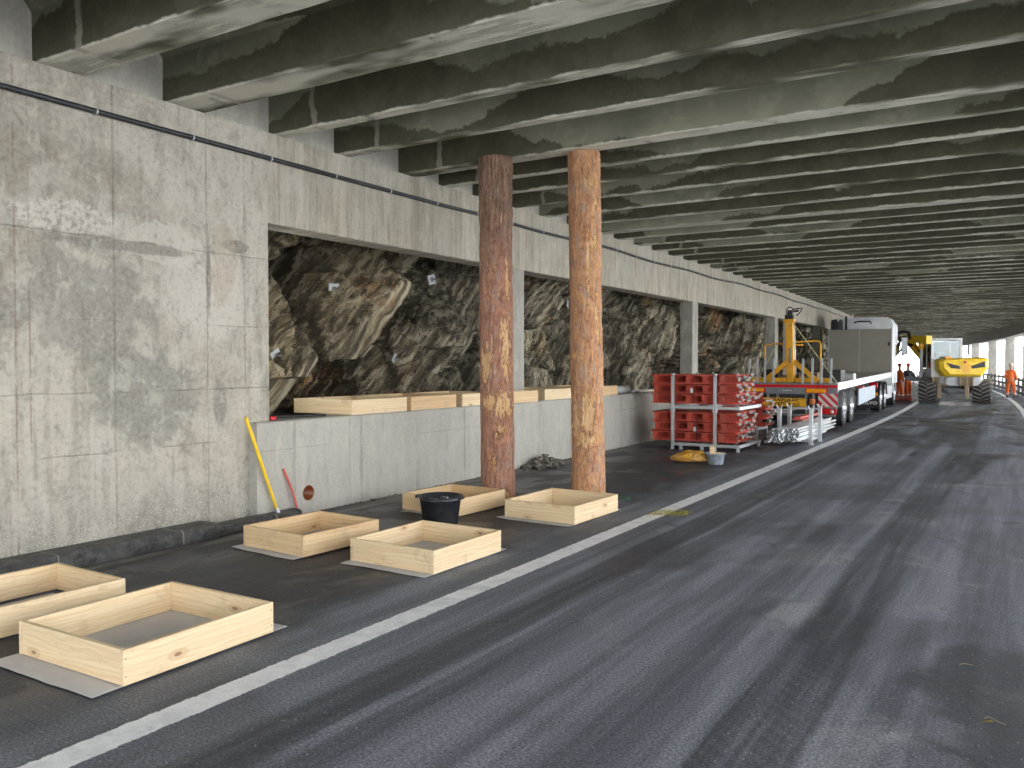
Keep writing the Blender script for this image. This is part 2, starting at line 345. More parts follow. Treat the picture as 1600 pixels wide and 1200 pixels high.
def m_wood(name='spruce board', base=(.84, .68, .45), alt=(.76, .57, .34)):
    g = G(name); p = g.obj(); rn = g.rnd(); off = g.vec(g.mul(rn, 37.), g.mul(rn, 11.), g.mul(rn, 5.))
    a = g.n('VectorMath', operation='ADD'); g.put(a.inputs[0], p); g.put(a.inputs[1], off); q = a.outputs[0]
    warp = g.noise(g.map(q, (1.1, 3, 3)), 1.5, 3, .5)
    gr = g.noise(g.map(q, (.6, 14, 26), (0, 0, 0)), 1., 5, .6, .9)
    rings = g.m('SINE', g.mul(g.m('ADD', g.xyz(g.map(q, (.25, 1, 1)))[2], g.mul(warp, .16)), 190.))
    fib = g.noise(g.map(q, (4, 120, 120)), 1., 3, .6)
    c = g.mix(g.step(gr, .35, .65), base, alt)
    c = g.mix(g.mul(g.step(rings, .3, 1.), .28), c, (alt[0]*.75, alt[1]*.62, alt[2]*.5))
    c = g.mix(g.mul(rn, .3), c, (.84, .70, .47))
    kn = g.vor(g.map(q, (3.1, 1, 7.)), 1., out='Distance'); kc = g.xyz(g.vor(g.map(q, (3.1, 1, 7.)), 1., out='Color'))[0]
    k = g.mul(g.m('SUBTRACT', 1., g.step(kn, .05, .13)), g.step(kc, .62, .65)); c = g.mix(g.mul(k, .85), c, (.26, .12, .05))
    kr = g.mul(g.band(kn, .17, .09, .8), g.step(kc, .62, .65)); c = g.mix(g.mul(kr, .35), c, (.50, .26, .11))
    c = g.mix(g.mul(g.step(fib, .5, .75), .25), c, (.45, .28, .13))
    dz = g.mul(g.step(g.noise(q, 5., 5, .65, .5), .56, .72), .30); c = g.mix(dz, c, (.36, .27, .19))
    return g.done(c, .62, bump=g.m('ADD', fib, g.mul(rings, .08)), strength=.2, dist=.002, spec=.3)
def m_bark(grey):
    g = G('pine bark grey' if grey else 'pine bark orange'); p = g.obj(); bare = g.attr('bare'); up = g.attr('upper')
    v = g.map(p, (17, 17, 5.5)); pl = g.vor(v, 1.4, feature='DISTANCE_TO_EDGE'); pc = g.xyz(g.vor(v, 1.4, out='Color'))
    n = g.noise(g.map(p, (14, 14, 3.2)), 1.5, 6, .7, .8); fl = g.noise(p, 60, 5, .7)
    a, b = ((.44, .225, .155), (.32, .155, .105)) if grey else ((.58, .33, .175), (.43, .225, .12))
    c = g.mix(g.step(g.noise(p, 9, 5, .65, .5), .35, .65), a, b); c = g.mix(g.step(n, .45, .65), c, (.25, .125, .085) if grey else (.34, .15, .08))
    c = g.mix(g.mul(g.step(pc[1], .7, .9), .55), c, (.36, .27, .23)); c = g.mix(g.mul(g.step(g.noise(p, 7, 5, .6), .55, .7), .4), c, (.60, .32, .15))
    c = g.mix(g.mul(up, .75), c, g.mix(g.step(n, .4, .62), (.22, .155, .11), (.085, .06, .045)))
    crk = g.mul(g.m('SUBTRACT', 1., g.step(pl, .0, .12)), g.step(g.noise(p, 16, 4, .7), .5, .62)); c = g.mix(g.mul(crk, .6), c, (.10, .05, .035))
    vs_ = g.noise(g.map(p, (26, 26, 2.6)), 1., 6, .7, .6); c = g.mix(g.mul(g.step(vs_, .56, .66), .5), c, (.10, .06, .045)); c = g.mix(g.mul(g.step(vs_, .44, .34), .35), c, (.66, .38, .22)); fk = g.noise(p, 38, 5, .75, .5); c = g.mix(g.mul(g.step(fk, .58, .68), .5), c, (.62, .42, .30)); c = g.mix(g.mul(g.step(fk, .42, .32), .5), c, (.16, .075, .05))
    wood = g.mix(g.step(g.noise(g.map(p, (40, 40, 4)), 1., 5, .65), .4, .65), (.72, .50, .28), (.54, .31, .15))
    c = g.mix(g.step(bare, .35, .6), c, wood)
    h = g.m('ADD', g.m('ADD', g.mul(n, 1.1), g.mul(fl, .35)), g.mul(g.step(pl, 0., .15), .25))
    return g.done(c, .8, bump=h, strength=.8, dist=.012, spec=.25)
def m_rock():
    g = G('schist rock'); p = g.pos(); tone = g.attr('tone'); cav = g.attr('cavity'); hue = g.attr('hue')
    w = g.n('VectorMath', operation='ADD'); g.put(w.inputs[0], p); nn = g.n('TexNoise'); g.put(nn.inputs['Vector'], p); nn.inputs['Scale'].default_value = .9; nn.inputs['Detail'].default_value = 2
    sc = g.n('VectorMath', operation='SCALE'); g.put(sc.inputs[0], nn.outputs['Color']); sc.inputs['Scale'].default_value = .38; g.put(w.inputs[1], sc.outputs[0])
    q = g.map(w.outputs[0], (1, 1, 1), (-43, 0, 0))       # y now runs along the beds, z across them
    lay = g.noise(g.map(q, (4.5, .62, 6.0)), 1., 9, .70, .1); lay2 = g.noise(g.map(q, (9, 1.3, 22)), 1., 6, .68, .05)
    big = g.noise(p, .8, 5, .62, .3); blot = g.noise(p, 2.6, 6, .7, .2); fine = g.noise(p, 26, 6, .78)
    y = g.xyz(p)[1]
    c = g.ramp(lay, [(.30, (.10, .095, .085)), (.40, (.30, .285, .245)), (.48, (.50, .48, .41)), (.55, (.68, .66, .57)), (.64, (.82, .80, .72))])
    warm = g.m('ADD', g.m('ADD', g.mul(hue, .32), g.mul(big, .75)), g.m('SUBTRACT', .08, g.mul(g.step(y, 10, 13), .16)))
    c = g.mix(g.mul(g.step(warm, .40, .58), .85), c, g.ramp(lay2, [(.32, (.20, .12, .055)), (.46, (.52, .34, .15)), (.58, (.78, .60, .32))]))
    ru = g.step(g.noise(g.map(q, (1, .8, 2.2), (0, 0, 0), (5, 3, 9)), 1., 6, .7, .3), .58, .66); c = g.mix(g.mul(ru, .5), c, (.44, .25, .11))
    c = g.mix(g.mul(g.step(lay2, .46, .38), .7), c, (.09, .075, .06)); c = g.mix(g.mul(g.step(lay2, .55, .64), .35), c, (.70, .68, .58))
    c = g.mix(1., c, g.ramp(tone, [(0, .6), (1, 1.35)]), 'MULTIPLY'); c = g.mix(g.mul(g.step(blot, .5, .62), .35), c, (.16, .15, .13))
    wh = g.step(g.noise(g.map(q, (1, 1.6, 9), (0, 0, 0), (2, 7, 1)), 1., 7, .68), .61, .68); c = g.mix(g.mul(wh, .7), c, (.70, .69, .62))
    cr = g.vor(g.map(q, (1.2, 1.6, 5.5)), 1.6, feature='DISTANCE_TO_EDGE'); ck = g.mul(g.m('SUBTRACT', 1., g.step(cr, .0, .035)), g.step(blot, .38, .55)); c = g.mix(g.mul(ck, .3), c, (.05, .045, .04))
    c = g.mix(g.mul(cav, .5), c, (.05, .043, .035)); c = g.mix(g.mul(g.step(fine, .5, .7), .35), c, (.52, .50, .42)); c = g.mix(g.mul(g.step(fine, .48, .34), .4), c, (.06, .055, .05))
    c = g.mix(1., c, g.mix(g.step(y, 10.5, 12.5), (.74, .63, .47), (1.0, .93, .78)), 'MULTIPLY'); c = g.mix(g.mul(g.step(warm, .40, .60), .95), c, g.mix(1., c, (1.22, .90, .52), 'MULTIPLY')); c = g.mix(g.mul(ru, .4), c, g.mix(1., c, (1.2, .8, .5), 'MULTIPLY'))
    hat = g.noise(g.map(q, (6, .45, 13)), 1., 6, .62); c = g.mix(g.mul(g.step(hat, .50, .42), .75), c, (.07, .06, .045)); c = g.mix(g.mul(g.step(hat, .53, .60), .45), c, (.78, .72, .56))
    return g.done(c, .75, bump=g.m('SUBTRACT', g.m('ADD', g.m('ADD', g.mul(lay, 1.3), g.mul(lay2, .9)), g.mul(fine, .3)), g.mul(ck, .3)), strength=1., dist=.09, spec=.4)
def m_metal(name, col, rough=.45, var=.15, sc=14.):
    g = G(name); p = g.obj(); n = g.noise(p, sc, 5, .6); v = g.xyz(g.vor(p, sc*2.5, out='Color'))[0]
    c = g.mix(n, [x*(1-var) for x in col], [min(1, x*(1+var)) for x in col]); c = g.mix(g.mul(v, .18), c, (.8, .82, .84))
    c = g.mix(g.mul(g.step(g.noise(p, sc*.5, 6, .7), .55, .8), .4), c, (.18, .16, .14))
    return g.done(c, g.m('ADD', rough-.1, g.mul(n, .2)), .65, spec=.5)
M = {}
M['tall'] = m_tall_wall()
M['lintel'] = m_board_concrete('board marked concrete', (.43, .395, .32), (.27, .245, .185), .245, lnk=.7)
M['low'] = m_board_concrete('low wall concrete', (.42, .41, .37), (.31, .30, .265), 1.16, hz=(.80,), pale=.15, lnk=.35, st=.35)
M['column'] = m_board_concrete('column concrete', (.33, .32, .285), (.25, .24, .21), .5)
M['pale'] = m_board_concrete('pale end panel', (.42, .41, .365), (.30, .29, .25), 5., lnk=.0, st=.35)
M['beam'] = m_beam(); M['asphalt'] = m_asphalt(); M['wood'] = m_wood(); M['wood2'] = m_wood('darker spruce board', (.78, .57, .33), (.66, .44, .23))
M['bark1'] = m_bark(True); M['bark2'] = m_bark(False); M['rock'] = m_rock()
M['galv'] = m_metal('galvanised steel', (.55, .58, .60)); M['steel'] = m_metal('dark steel', (.22, .23, .24), .5)
M['black'] = plain('black rubber', (.022, .022, .025), .55, dirt=.15); M['blackplastic'] = plain('black plastic', (.02, .022, .028), .4, dirt=.35, sc=9)
M['tyre'] = plain('tyre rubber', (.030, .030, .031), .75, dirt=.5, sc=5, bumpy=.3)
M['red'] = plain('red oxide paint', (.56, .07, .04), .5, var=.25, dirt=.45, sc=4); M['redpale'] = plain('faded red paint', (.60, .13, .10), .6, var=.15, dirt=.15)
M['yellow'] = plain('machine yellow paint', (.88, .58, .02), .35, dirt=.1); M['orangey'] = plain('amber yellow paint', (.85, .42, .015), .4, dirt=.25)
M['orange'] = plain('orange work cloth', (.95, .19, .045), .85, var=.1, sc=12); M['navy'] = plain('dark jacket cloth', (.03, .035, .05), .85)
M['white'] = plain('white lacquer', (.74, .76, .78), .3, var=.04, dirt=.1); M['alu'] = m_metal('aluminium profile', (.74, .76, .79), .38, .06)
M['skin'] = plain('skin', (.52, .30, .21), .55, var=.05); M['helmet_w'] = plain('pale helmet plastic', (.72, .60, .52), .35); M['helmet_r'] = plain('red helmet plastic', (.70, .06, .03), .35)
M['dark'] = plain('dark undercoat', (.03, .03, .034), .6, dirt=.2); M['grey'] = plain('grey paint', (.20, .21, .23), .45, dirt=.2); M['lgrey'] = plain('light grey paint', (.42, .44, .46), .4, dirt=.2)
M['reflect'] = plain('reflective silver tape', (.75, .75, .72), .35); M['amber'] = plain('amber reflector', (.90, .36, .01), .25, var=.04); M['lampred'] = plain('red lamp plastic', (.62, .01, .015), .2)
M['tan'] = plain('dusty tan steel', (.38, .29, .19), .8, dirt=.35, bumpy=.4)
g = G('clear tinted glass'); M['glass'] = g.done((.55, .7, .72), .04, .0, spec=1., Transmission_Weight=.75)
g = G('door glass'); M['glass2'] = g.done((.03, .05, .045), .05, .0, spec=.8)
# ------------------------------------------------------------------ ground, road, hills
def sheet(name, x0, x1, z, ya, yb, mat, th=.0):
    m = MB(); ys = yrange(ya, yb); m.sweep([(x0, z), (x1, z)], ys, closed=False); return tag(m.build(name, mat), kind='structure')
sheet('road', -7.45, 3.3, 0., -30, 200, M['asphalt'])
g = G('snowy valley floor'); p = g.pos()
M['snow'] = g.done(g.mix(g.step(g.noise(p, .05, 6, .6), .4, .6), (.5, .52, .52), (.78, .79, .80)), .9)
m = MB(); m.add([(-2500, -2500, -.6), (2500, -2500, -.6), (2500, 2500, -.6), (-2500, 2500, -.6)], [(0, 1, 2, 3)])
tag(m.build('ground', M['snow']), kind='structure')
m = MB(); N = 90; rows = 9; vs = []
for j in range(rows):
    for i in range(N):
        a = 2*math.pi*i/N; rr = 420+j*110; h = -1 if j == 0 else (j/rows)**.8*260*(.55+.9*noise.fractal(Vector((math.cos(a)*2.2, math.sin(a)*2.2, j*.25)), 1, 2, 4)+.35)
        vs.append((math.cos(a)*rr, math.sin(a)*rr, h))
m.add(vs, [(j*N+i, j*N+(i+1) % N, (j+1)*N+(i+1) % N, (j+1)*N+i) for j in range(rows-1) for i in range(N)], True)
tag(m.build('hills', M['snow']), kind='structure')
# line markings: sheets 4 mm above the asphalt
g = G('worn white road paint'); p = g.pos(); n = g.noise(p, 7, 6, .7); f = g.noise(p, 90, 4, .75)
col = g.mix(g.step(n, .35, .6), (.74, .75, .77), (.88, .89, .90)); hole = g.m('ADD', g.mul(g.step(f, .55, .68), .35), g.mul(g.step(g.noise(p, 2.5, 6, .7), .60, .72), .5), clamp=True)
x_, y_ = g.xyz(p)[0], g.xyz(p)[1]
ed = g.m('DIVIDE', g.m('ABSOLUTE', g.m('ADD', x_, 3.685)), .105); ed = g.mul(ed, g.m('SUBTRACT', 1., g.step(y_, 18, 22))); er = g.step(g.m('ADD', ed, g.mul(g.m('SUBTRACT', g.noise(p, 16, 5, .7), .5), .5)), .98, .88)
trk = g.step(g.noise(g.map(p, (.6, .9, 1)), 1.3, 5, .7, .6), .55, .68); hole = g.m('ADD', hole, g.mul(trk, .28), clamp=True)
M['paint'] = g.done(g.mix(hole, col, (.17, .175, .185)), .65, bump=f, strength=.5, dist=.004, Alpha=er)
def line(x0, x1, ya, yb, z=.004): return sheet('road_marking', x0, x1, z, ya, yb, M['paint'])
line(-3.79, -3.58, -8, 110); line(.12, .30, -8, 110)
def spray(name, colr):
    g = G(name); p = g.pos(); M[name] = g.done(colr, .8, Alpha=g.mul(g.step(g.noise(p, 26, 4, .7), .42, .56), .9)); return M[name]
spray('yellow spray', (.55, .46, .06)); spray('pink spray', (.60, .16, .20)); spray('green spray', (.06, .42, .22))
def blot(px, py, w, l, mat, z=.008, ring=0., rz=0.):
    c = on_z(px, py, z); m = MB(); n = 28; out = []; inn = []
    for i in range(n):
        t = 2*math.pi*i/n; k = 1+.12*noise.noise(Vector((math.cos(t)*1.5, math.sin(t)*1.5, px))); out.append(Vector((math.cos(t)*w*k, math.sin(t)*l*k, 0)))
    if ring:
        m.add(out+[v*(1-ring) for v in out], [(i, (i+1) % n, n+(i+1) % n, n+i) for i in range(n)])
    else: m.add(out, [tuple(range(n))])
    return tag(m.build('road_marking', mat, None, c, (0, 0, rz)), kind='structure')
m = MB(); c = on_z(1045, 801, .009); m.add([(-.30, -.16, 0), (.16, -.2, 0), (.33, .14, 0), (-.1, .2, 0)], [(0, 1, 2, 3)])
tag(m.build('road_marking', M['yellow spray'], None, c, (0, 0, .5)), kind='structure')
blot(1020, 748, .19, .12, M['pink spray'], ring=.16); blot(984, 764, .17, .13, M['pink spray'], ring=.2)
blot(968, 778.5, .17, .15, M['green spray'], ring=.42)
blot(1060, 741, .05, .12, M['pink spray']); blot(830, 742, .28, .05, M['pink spray'], ring=.3)

# ------------------------------------------------------------------ the gallery
GAL = thing('rockfall_gallery', 'long concrete rockfall gallery with ribbed beamed ceiling and open side over the road', 'gallery')
WX = -7.40; LINT = 3.40; TOPZ = 4.435; OPEN0 = 6.69
m = MB(); m.sweep([(WX, 0), (WX, TOPZ), (WX-.5, TOPZ), (WX-.5, 0)], [MINY, OPEN0]); m.build('side_wall', M['tall'], GAL)
m = MB(); m.sweep([(WX, LINT+.012), (WX, TOPZ), (WX-.36, TOPZ), (WX-.36, LINT), (WX-.012, LINT)], yrange(OPEN0, MAXY)); m.build('wall_beam', M['lintel'], GAL)
m = MB(); m.sweep([(WX-.14, TOPZ), (WX-.14, 5.04), (WX-.34, 5.04), (WX-.34, TOPZ)], yrange(MINY, MAXY)); m.build('end_panel', M['pale'], GAL)
m = MB(); m.sweep([(-13, 5.03), (2.9, 5.03), (2.9, 5.5), (-13, 5.5)], yrange(MINY, MAXY)); m.build('roof_slab', M['beam'], GAL)
RB = 1.55
m = MB(); m.sweep([(RB, 3.62), (RB+.75, 3.62), (RB+.75, TOPZ), (RB, TOPZ)], yrange(MINY, MAXY)); m.build('outer_beam', M['column'], GAL)
ys_ = [-7.4, -6.1, -4.8, -3.5, -2.2, -.95, .3, 1.6, 2.85, 4.12, 5.44, 6.84, 7.92, 9.20, 10.15, 11.05, 12.1, 13.2]
while ys_[-1] < MAXY-2: ys_.append(ys_[-1]+1.075)
for i, y in enumerate(ys_):
    wd = .43 if i in (8, 9, 10) else (.34 if i in (19, 33, 52) else (.28 if i == 13 else .17 if y < 9.5 else .13)); s = sx(y); a, b, t = WX-.14+s, RB+.5+s, 4.445
    hn = min(.10, wd*.4)
    m = MB(); hw = wd/2; cy = y+hw
    # web with small chamfers below and a haunch under the slab
    prof = [(cy-hw+.012, t), (cy+hw-.012, t), (cy+hw, t+.014), (cy+hw, t+.46), (cy+hw+hn, 5.04), (cy-hw-hn, 5.04), (cy-hw, t+.46), (cy-hw, t+.014)]
    # deck as several lengths so the underside edge is never ruler straight
    nseg = 26 if y < 14 else 6; P = []
    for k in range(nseg+1):
        xx = a+(b-a)*k/nseg
        for q, (py_, pz) in enumerate(prof):
            j = (noise.noise(Vector((xx*1.9, y*3+q, 1)))*.012 if pz < 4.5 and y < 14 else 0)
            P.append((xx, py_+j, pz+abs(j)*.5))
    n = len(prof); m.add(P, [(k*n+q, k*n+(q+1) % n, (k+1)*n+(q+1) % n, (k+1)*n+q) for k in range(nseg) for q in range(n)]+[tuple(range(n)), tuple(range(nseg*n, nseg*n+n))])
    m.build('ceiling_beam', M['beam'], GAL)
lc = [12.0, 21.05, 29.75]
while lc[-1] < 100: lc.append(lc[-1]+8.8)
for y in lc:
    m = MB(); s = sx(y); m.box((WX-.34+s, y, 0), (WX-.003+s, y+.44, LINT+.02), bev=.012); m.build('column', M['column'], GAL)
for k in range(11):
    y = -4.8+10.75*k; m = MB(); s = sx(y); m.box((RB+.06+s, y, 0), (RB+.70+s, y+.7, 3.64), bev=.012); m.build('column', M['column'], GAL)
m = MB()
for i in range(len(ys_)-1):
    if ys_[i] < 30:
        yy = (ys_[i]+.3+ys_[i+1])/2; m = MB(); m.cyl((WX-.15+sx(yy), yy, 4.78), (WX-.137+sx(yy), yy, 4.78), .024, n=12); m.build('drain_hole', M['black'], GAL)
# ------------------------------------------------------------------ low wall with ledge behind
LX = -7.28; LH = 1.13
LW = thing('low_wall', 'low grey concrete wall with boards and timber forms set along its top', 'wall')
m = MB(); m.sweep([(LX, -.02), (LX, LH-.02), (LX-.02, LH), (LX-.47, LH), (LX-.47, -.02)], [6.40, 7.9]); w0 = m.build('wall_segment', M['low'], LW)
hp = on_x(482, 770, LX)
m = MB(); m.cyl((LX-.25, hp.y, hp.z), (LX+.1, hp.y, hp.z), .092, n=32); cut = m.build('cut', None)
bo = w0.modifiers.new('b', 'BOOLEAN'); bo.object = cut; bo.operation = 'DIFFERENCE'; bo.solver = 'EXACT'
bpy.context.view_layer.update(); me = bpy.data.meshes.new_from_object(w0.evaluated_get(bpy.context.evaluated_depsgraph_get())); w0.modifiers.clear(); w0.data = me; bpy.data.objects.remove(cut)
m = MB(); m.sweep([(LX+.001, -.02), (LX+.001, LH-.02), (LX-.019, LH+.001), (LX-.47, LH+.001), (LX-.47, -.02)], yrange(7.905, MAXY)); m.build('wall_segment', M['low'], LW)
M['pvc'] = plain('orange brown pipe', (.22, .06, .015), .35)
m = MB(); m.lathe([(.091, -.22), (.091, .004), (.084, .004), (.084, -.21), (.0, -.21)], (LX, hp.y, hp.z), 'x', 28); m.build('drain_pipe', M['pvc'], LW)
m = MB(); m.sweep([(LX-.47, LH-.12), (-11, LH+.1)], yrange(6.4, MAXY), closed=False)
g = G('rubble fill'); p = g.pos(); M['fill'] = g.done(g.mix(g.noise(p, 6, 6, .7), (.10, .09, .07), (.24, .22, .18)), .95, bump=g.noise(p, 14, 5, .7), strength=1., dist=.04)
tag(m.build('ledge_ground', M['fill']), kind='structure')
# kerb along the tall wall, gutter strip along the low wall
g = G('dark gneiss kerb'); p = g.pos(); n = g.noise(p, 9, 6, .7); f = g.noise(p, 60, 5, .75)
cc = g.mix(g.step(n, .35, .65), (.035, .035, .036), (.11, .11, .108)); cc = g.mix(g.mul(g.step(f, .56, .66), .55), cc, (.30, .30, .29))
y_ = g.xyz(p)[1]; jn = g.band(g.m('FRACT', g.m('DIVIDE', g.m('ADD', y_, .35), 1.25)), .5, .008, .5); cc = g.mix(jn, cc, (.30, .28, .23))
M['kerb'] = g.done(cc, .45, bump=g.m('ADD', n, g.mul(f, .4)), strength=1., dist=.03)
def kerb(x0, x1, h, ya, yb, rough, name, label):
    m = MB(); ny = max(2, int((yb-ya)/.05)); prof = [(x0, -.01), (x0+.012, h*.5), (x0+.005, h*.82), (x0-.02, h), ((x0+x1)/2, h+.004), (x1, h+.002), (x1, -.01)]; vs = []
    for j in range(ny+1):
        y = ya+(yb-ya)*j/ny
        for q, (x, z) in enumerate(prof):
            k = rough if 0 < q < 5 else 0
            vs.append((x+k*noise.fractal(Vector((x*5, y*5, z*9)), 1, 2, 4), y, z+k*.6*noise.fractal(Vector((x*5+9, y*5, z*9)), 1, 2, 4)))
    n = len(prof); m.add(vs, [(j*n+q, j*n+q+1, (j+1)*n+q+1, (j+1)*n+q) for j in range(ny) for q in range(n-1)]+[tuple(range(n)), tuple(range(ny*n, ny*n+n))])
    return tag(m.build(name, M['kerb']), label, 'kerb')
kerb(-7.06, -7.39, .135, -9, 5.72, .028, 'stone_kerb', 'dark rough stone kerb running along the foot of the tall concrete wall')
kerb(-7.11, -7.285, .10, 5.74, 6.9, .03, 'stone_kerb', 'short lower piece of stone kerb under the yellow handled tool')
g = G('gutter concrete'); p = g.pos(); n = g.noise(g.map(p, (3, .5, 1)), 1.5, 6, .7); M['gutter'] = g.done(g.mix(g.step(n, .4, .62), (.06, .058, .055), (.23, .22, .20)), .5, bump=g.noise(p, 50, 5, .7), strength=.6, dist=.006)
m = MB(); m.sweep([(LX, .004), (LX+.34, .003)], yrange(6.9, 90), closed=False); tag(m.build('gutter', M['gutter']), kind='structure')
m = MB(); m.sweep([(-7.02, .0035), (-6.78, .003)], [-9, 6.6], closed=False); tag(m.build('gutter', M['gutter']), kind='structure')

# ------------------------------------------------------------------ rock face behind the openings
cs, sn = math.cos(R(44)), math.sin(R(44))
def hsh(v): return noise.cell(Vector((v[0]*7.31+3.1, v[1]*5.17+8.7, v[2]*3.3+1.9)))
def rockx(y, z):
    w1 = noise.noise(Vector((y*.6, z*.6, 3)))*.3; w2 = noise.noise(Vector((y*.5+9, z*.5, 7)))*.3
    u = y*cs+z*sn+w1; v = -y*sn+z*cs+w2
    d, pts = noise.voronoi(Vector((u*.38, v*1.15, .5))); c0 = pts[0]; r0 = hsh(c0); r1 = hsh((c0[1], c0[0], 4)); r2 = hsh((c0[0], 9, c0[1]))
    b = (r0-.5)*1.0+((u*.42-c0[0])*(r1-.5)*2.0+(v*1.15-c0[1])*(r2-.5)*1.7)
    e = d[1]-d[0]
    d2, p2 = noise.voronoi(Vector((u*1.3+5, v*3.1, 2.5))); s0 = hsh(p2[0]); s1 = hsh((p2[0][1], 3, p2[0][0]))
    b += (s0-.5)*.30+((v*3.1-p2[0][1])*(s1-.5)*.22)
    d3, p3 = noise.voronoi(Vector((u*3.3+1, v*10., 6.5))); b += (hsh(p3[0])-.5)*.075
    b += .05*noise.ridged_multi_fractal(Vector((u*1.2, v*9, 1)), .9, 2.1, 4, 1., 2.)-.05
    sw = v*3.6+noise.noise(Vector((u*.9, v*2, 5)))*1.1; b += ((sw-math.floor(sw))*.17)*(.4+.6*r1); sw = v*10+noise.noise(Vector((u*1.2, v*4, 8)))*1.3; b += (sw-math.floor(sw))*.05
    b += .02*noise.fractal(Vector((y*6, z*6, 2)), 1, 2, 4)
    if e < .05: b -= (.05-e)*2.5
    e2 = d2[1]-d2[0]
    if e2 < .08: b -= (.08-e2)*.8
    x = -8.78+b*.66-.10*(z-1)
    lim = -8.47 if z < 1.6 else -8.3+.0
    if x > lim: x = lim+(x-lim)*.12
    return x+sx(y), r0*.6+s0*.4, 1-min(1, min(e/.16, .35+e2/.2)), r2
def rock(ya, yb, dy, dz, z0=1.0, z1=4.9):
    ny = int((yb-ya)/dy); nz = int((z1-z0)/dz); vs = []; at = []
    for j in range(ny+1):
        y = ya+(yb-ya)*j/ny
        for k in range(nz+1):
            z = z0+(z1-z0)*k/nz; x, t, c, h = rockx(y, z); vs.append((x, y, z)); at.append((t, c, h))
    o = MB(); n = nz+1; fs = [(j*n+k, (j+1)*n+k, (j+1)*n+k+1, j*n+k+1) for j in range(ny) for k in range(nz)]; o.add(vs, fs)
    ob = o.build('rock_face', M['rock'])
    if (ob.data.polygons[0].normal.x < 0): ob.data.flip_normals()
    for q, nm in enumerate(('tone', 'cavity', 'hue')):
        a = ob.data.attributes.new(nm, 'FLOAT', 'POINT'); a.data.foreach_set('value', [t[q] for t in at])
    tag(ob, kind='structure'); return ob
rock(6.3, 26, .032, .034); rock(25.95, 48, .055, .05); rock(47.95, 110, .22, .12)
for k, (px, py, lab) in enumerate(((520, 452, 'small square steel anchor plate on the pale leaning rock slab'), (673, 437, 'square anchor plate high on the dark rock near the left log'), (430, 556, 'anchor plate at the left edge of the rock opening'), (616, 562, 'anchor plate low on the brown rock above the second timber form'), (886, 475, 'anchor plate on grey rock just left of the right log'))):
    P = None
    for t in range(60):
        xx = -8.1-t*.03; q = on_x(px, py, xx)
        if rockx(q.y, q.z)[0] >= xx: P = q; break
    if P is None: P = on_x(px, py, -8.9)
    a = thing('anchor_plate', lab, 'anchor plate', (P.x+.02, P.y, P.z), R(8*(k-2)), 'anchor plates bolted to the rock')
    m = MB(); m.box((-.01, -.085, -.085), (.008, .085, .085), bev=.004); m.build('plate', M['lgrey'], a, rot=(R(17*k), 0, 0))
    m = MB(); m.lathe([(.0, .09), (.014, .09), (.014, .03), (.035, .028), (.04, .008)], (0, 0, 0), 'x', 10); m.build('bolt', M['steel'], a)
# ------------------------------------------------------------------ cable on the wall
pts = []; y = MINY
while y < 100:
    zz = 4.13+(.018*math.sin(y*1.3)+.02*math.sin(y*.47+1) if y > 10 else 0)+(.05*max(0, min(1, (y-12)/10)))
    pts.append((WX+.045+sx(y), y, zz)); y += .5
c_ = thing('wall_cable', 'thick black cable clipped along the top of the concrete wall', 'cable')
m = MB(); m.tube(pts, .027, 8); m.build('sheath', M['blackplastic'], c_)
for y in [k*1.05-8 for k in range(40)]:
    zz = 4.13+(.018*math.sin(y*1.3)+.02*math.sin(y*.47+1) if y > 10 else 0)+(.05*max(0, min(1, (y-12)/10)))
    m = MB(); m.cyl((WX+.045+sx(y), y-.008, zz), (WX+.045+sx(y), y+.008, zz), .031, n=10); m.box((WX+sx(y), y-.008, zz-.03), (WX+.04+sx(y), y+.008, zz+.036)); m.build('clip', M['galv'], c_)
# ------------------------------------------------------------------ guard rail
RG = .95
gr = thing('guard_rail', 'dark guard rail with three beams along the open side of the road', 'guard rail')
M['rail'] = plain('brown painted rail', (.06, .045, .04), .6, dirt=.2)
for k, z in enumerate((.86, .50, .16)):
    m = MB(); m.sweep([(RG, z-.07), (RG, z+.07), (RG+.06, z+.07), (RG+.06, z-.07)], yrange(-8, 110)); m.build('rail', M['rail'], gr)
for k in range(40):
    y = -7+k*2.6; s = sx(y); m = MB(); m.box((RG+.062+s, y-.06, 0), (RG+.18+s, y+.06, .98), bev=.008); m.build('post', M['rail'], gr)
# ------------------------------------------------------------------ timber forms (open square frames of four boards)
FG = 'open timber forms lying about'
def form(label, c, rz, lx, ly, h=.2, t=.03, mat=None, lid=None):
    "lx along local x (the road direction), ly across; boards on edge"
    T = thing('timber_form', label, 'timber form', c, rz, FG); mat = mat or M['wood']
    def bd(L, loc, rot, over=0):
        m = MB(); m.box((-L/2, -t/2, 0), (L/2, t/2, h), bev=.0025); o = m.build('board', mat, T, loc, (0, 0, rot)); return o
    bd(lx, (0, -ly/2+t/2, 0), 0); bd(lx, (0, ly/2-t/2, 0), 0)
    bd(ly-2*t-.002, (-lx/2+t/2+.002, 0, 0.001), math.pi/2); bd(ly-2*t-.002, (lx/2-t/2-.002, 0, 0.001), math.pi/2)
    m = MB()
    for sx_ in (-1, 1):
        for sy_ in (-1, 1):
            for zz in (.05, .15): m.cyl((sx_*(lx/2-.016), sy_*(ly/2+.0015), zz), (sx_*(lx/2-.016), sy_*(ly/2-.01), zz), .0045, n=8)
    m.build('screw_heads', M['steel'], T); return T
g = G('grey fleece sheet'); p = g.obj(); M['fleece'] = g.done(g.mix(g.noise(p, 5, 6, .7), (.50, .50, .51), (.66, .66, .67)), .95, bump=g.noise(p, 9, 5, .6), strength=.4, dist=.02)
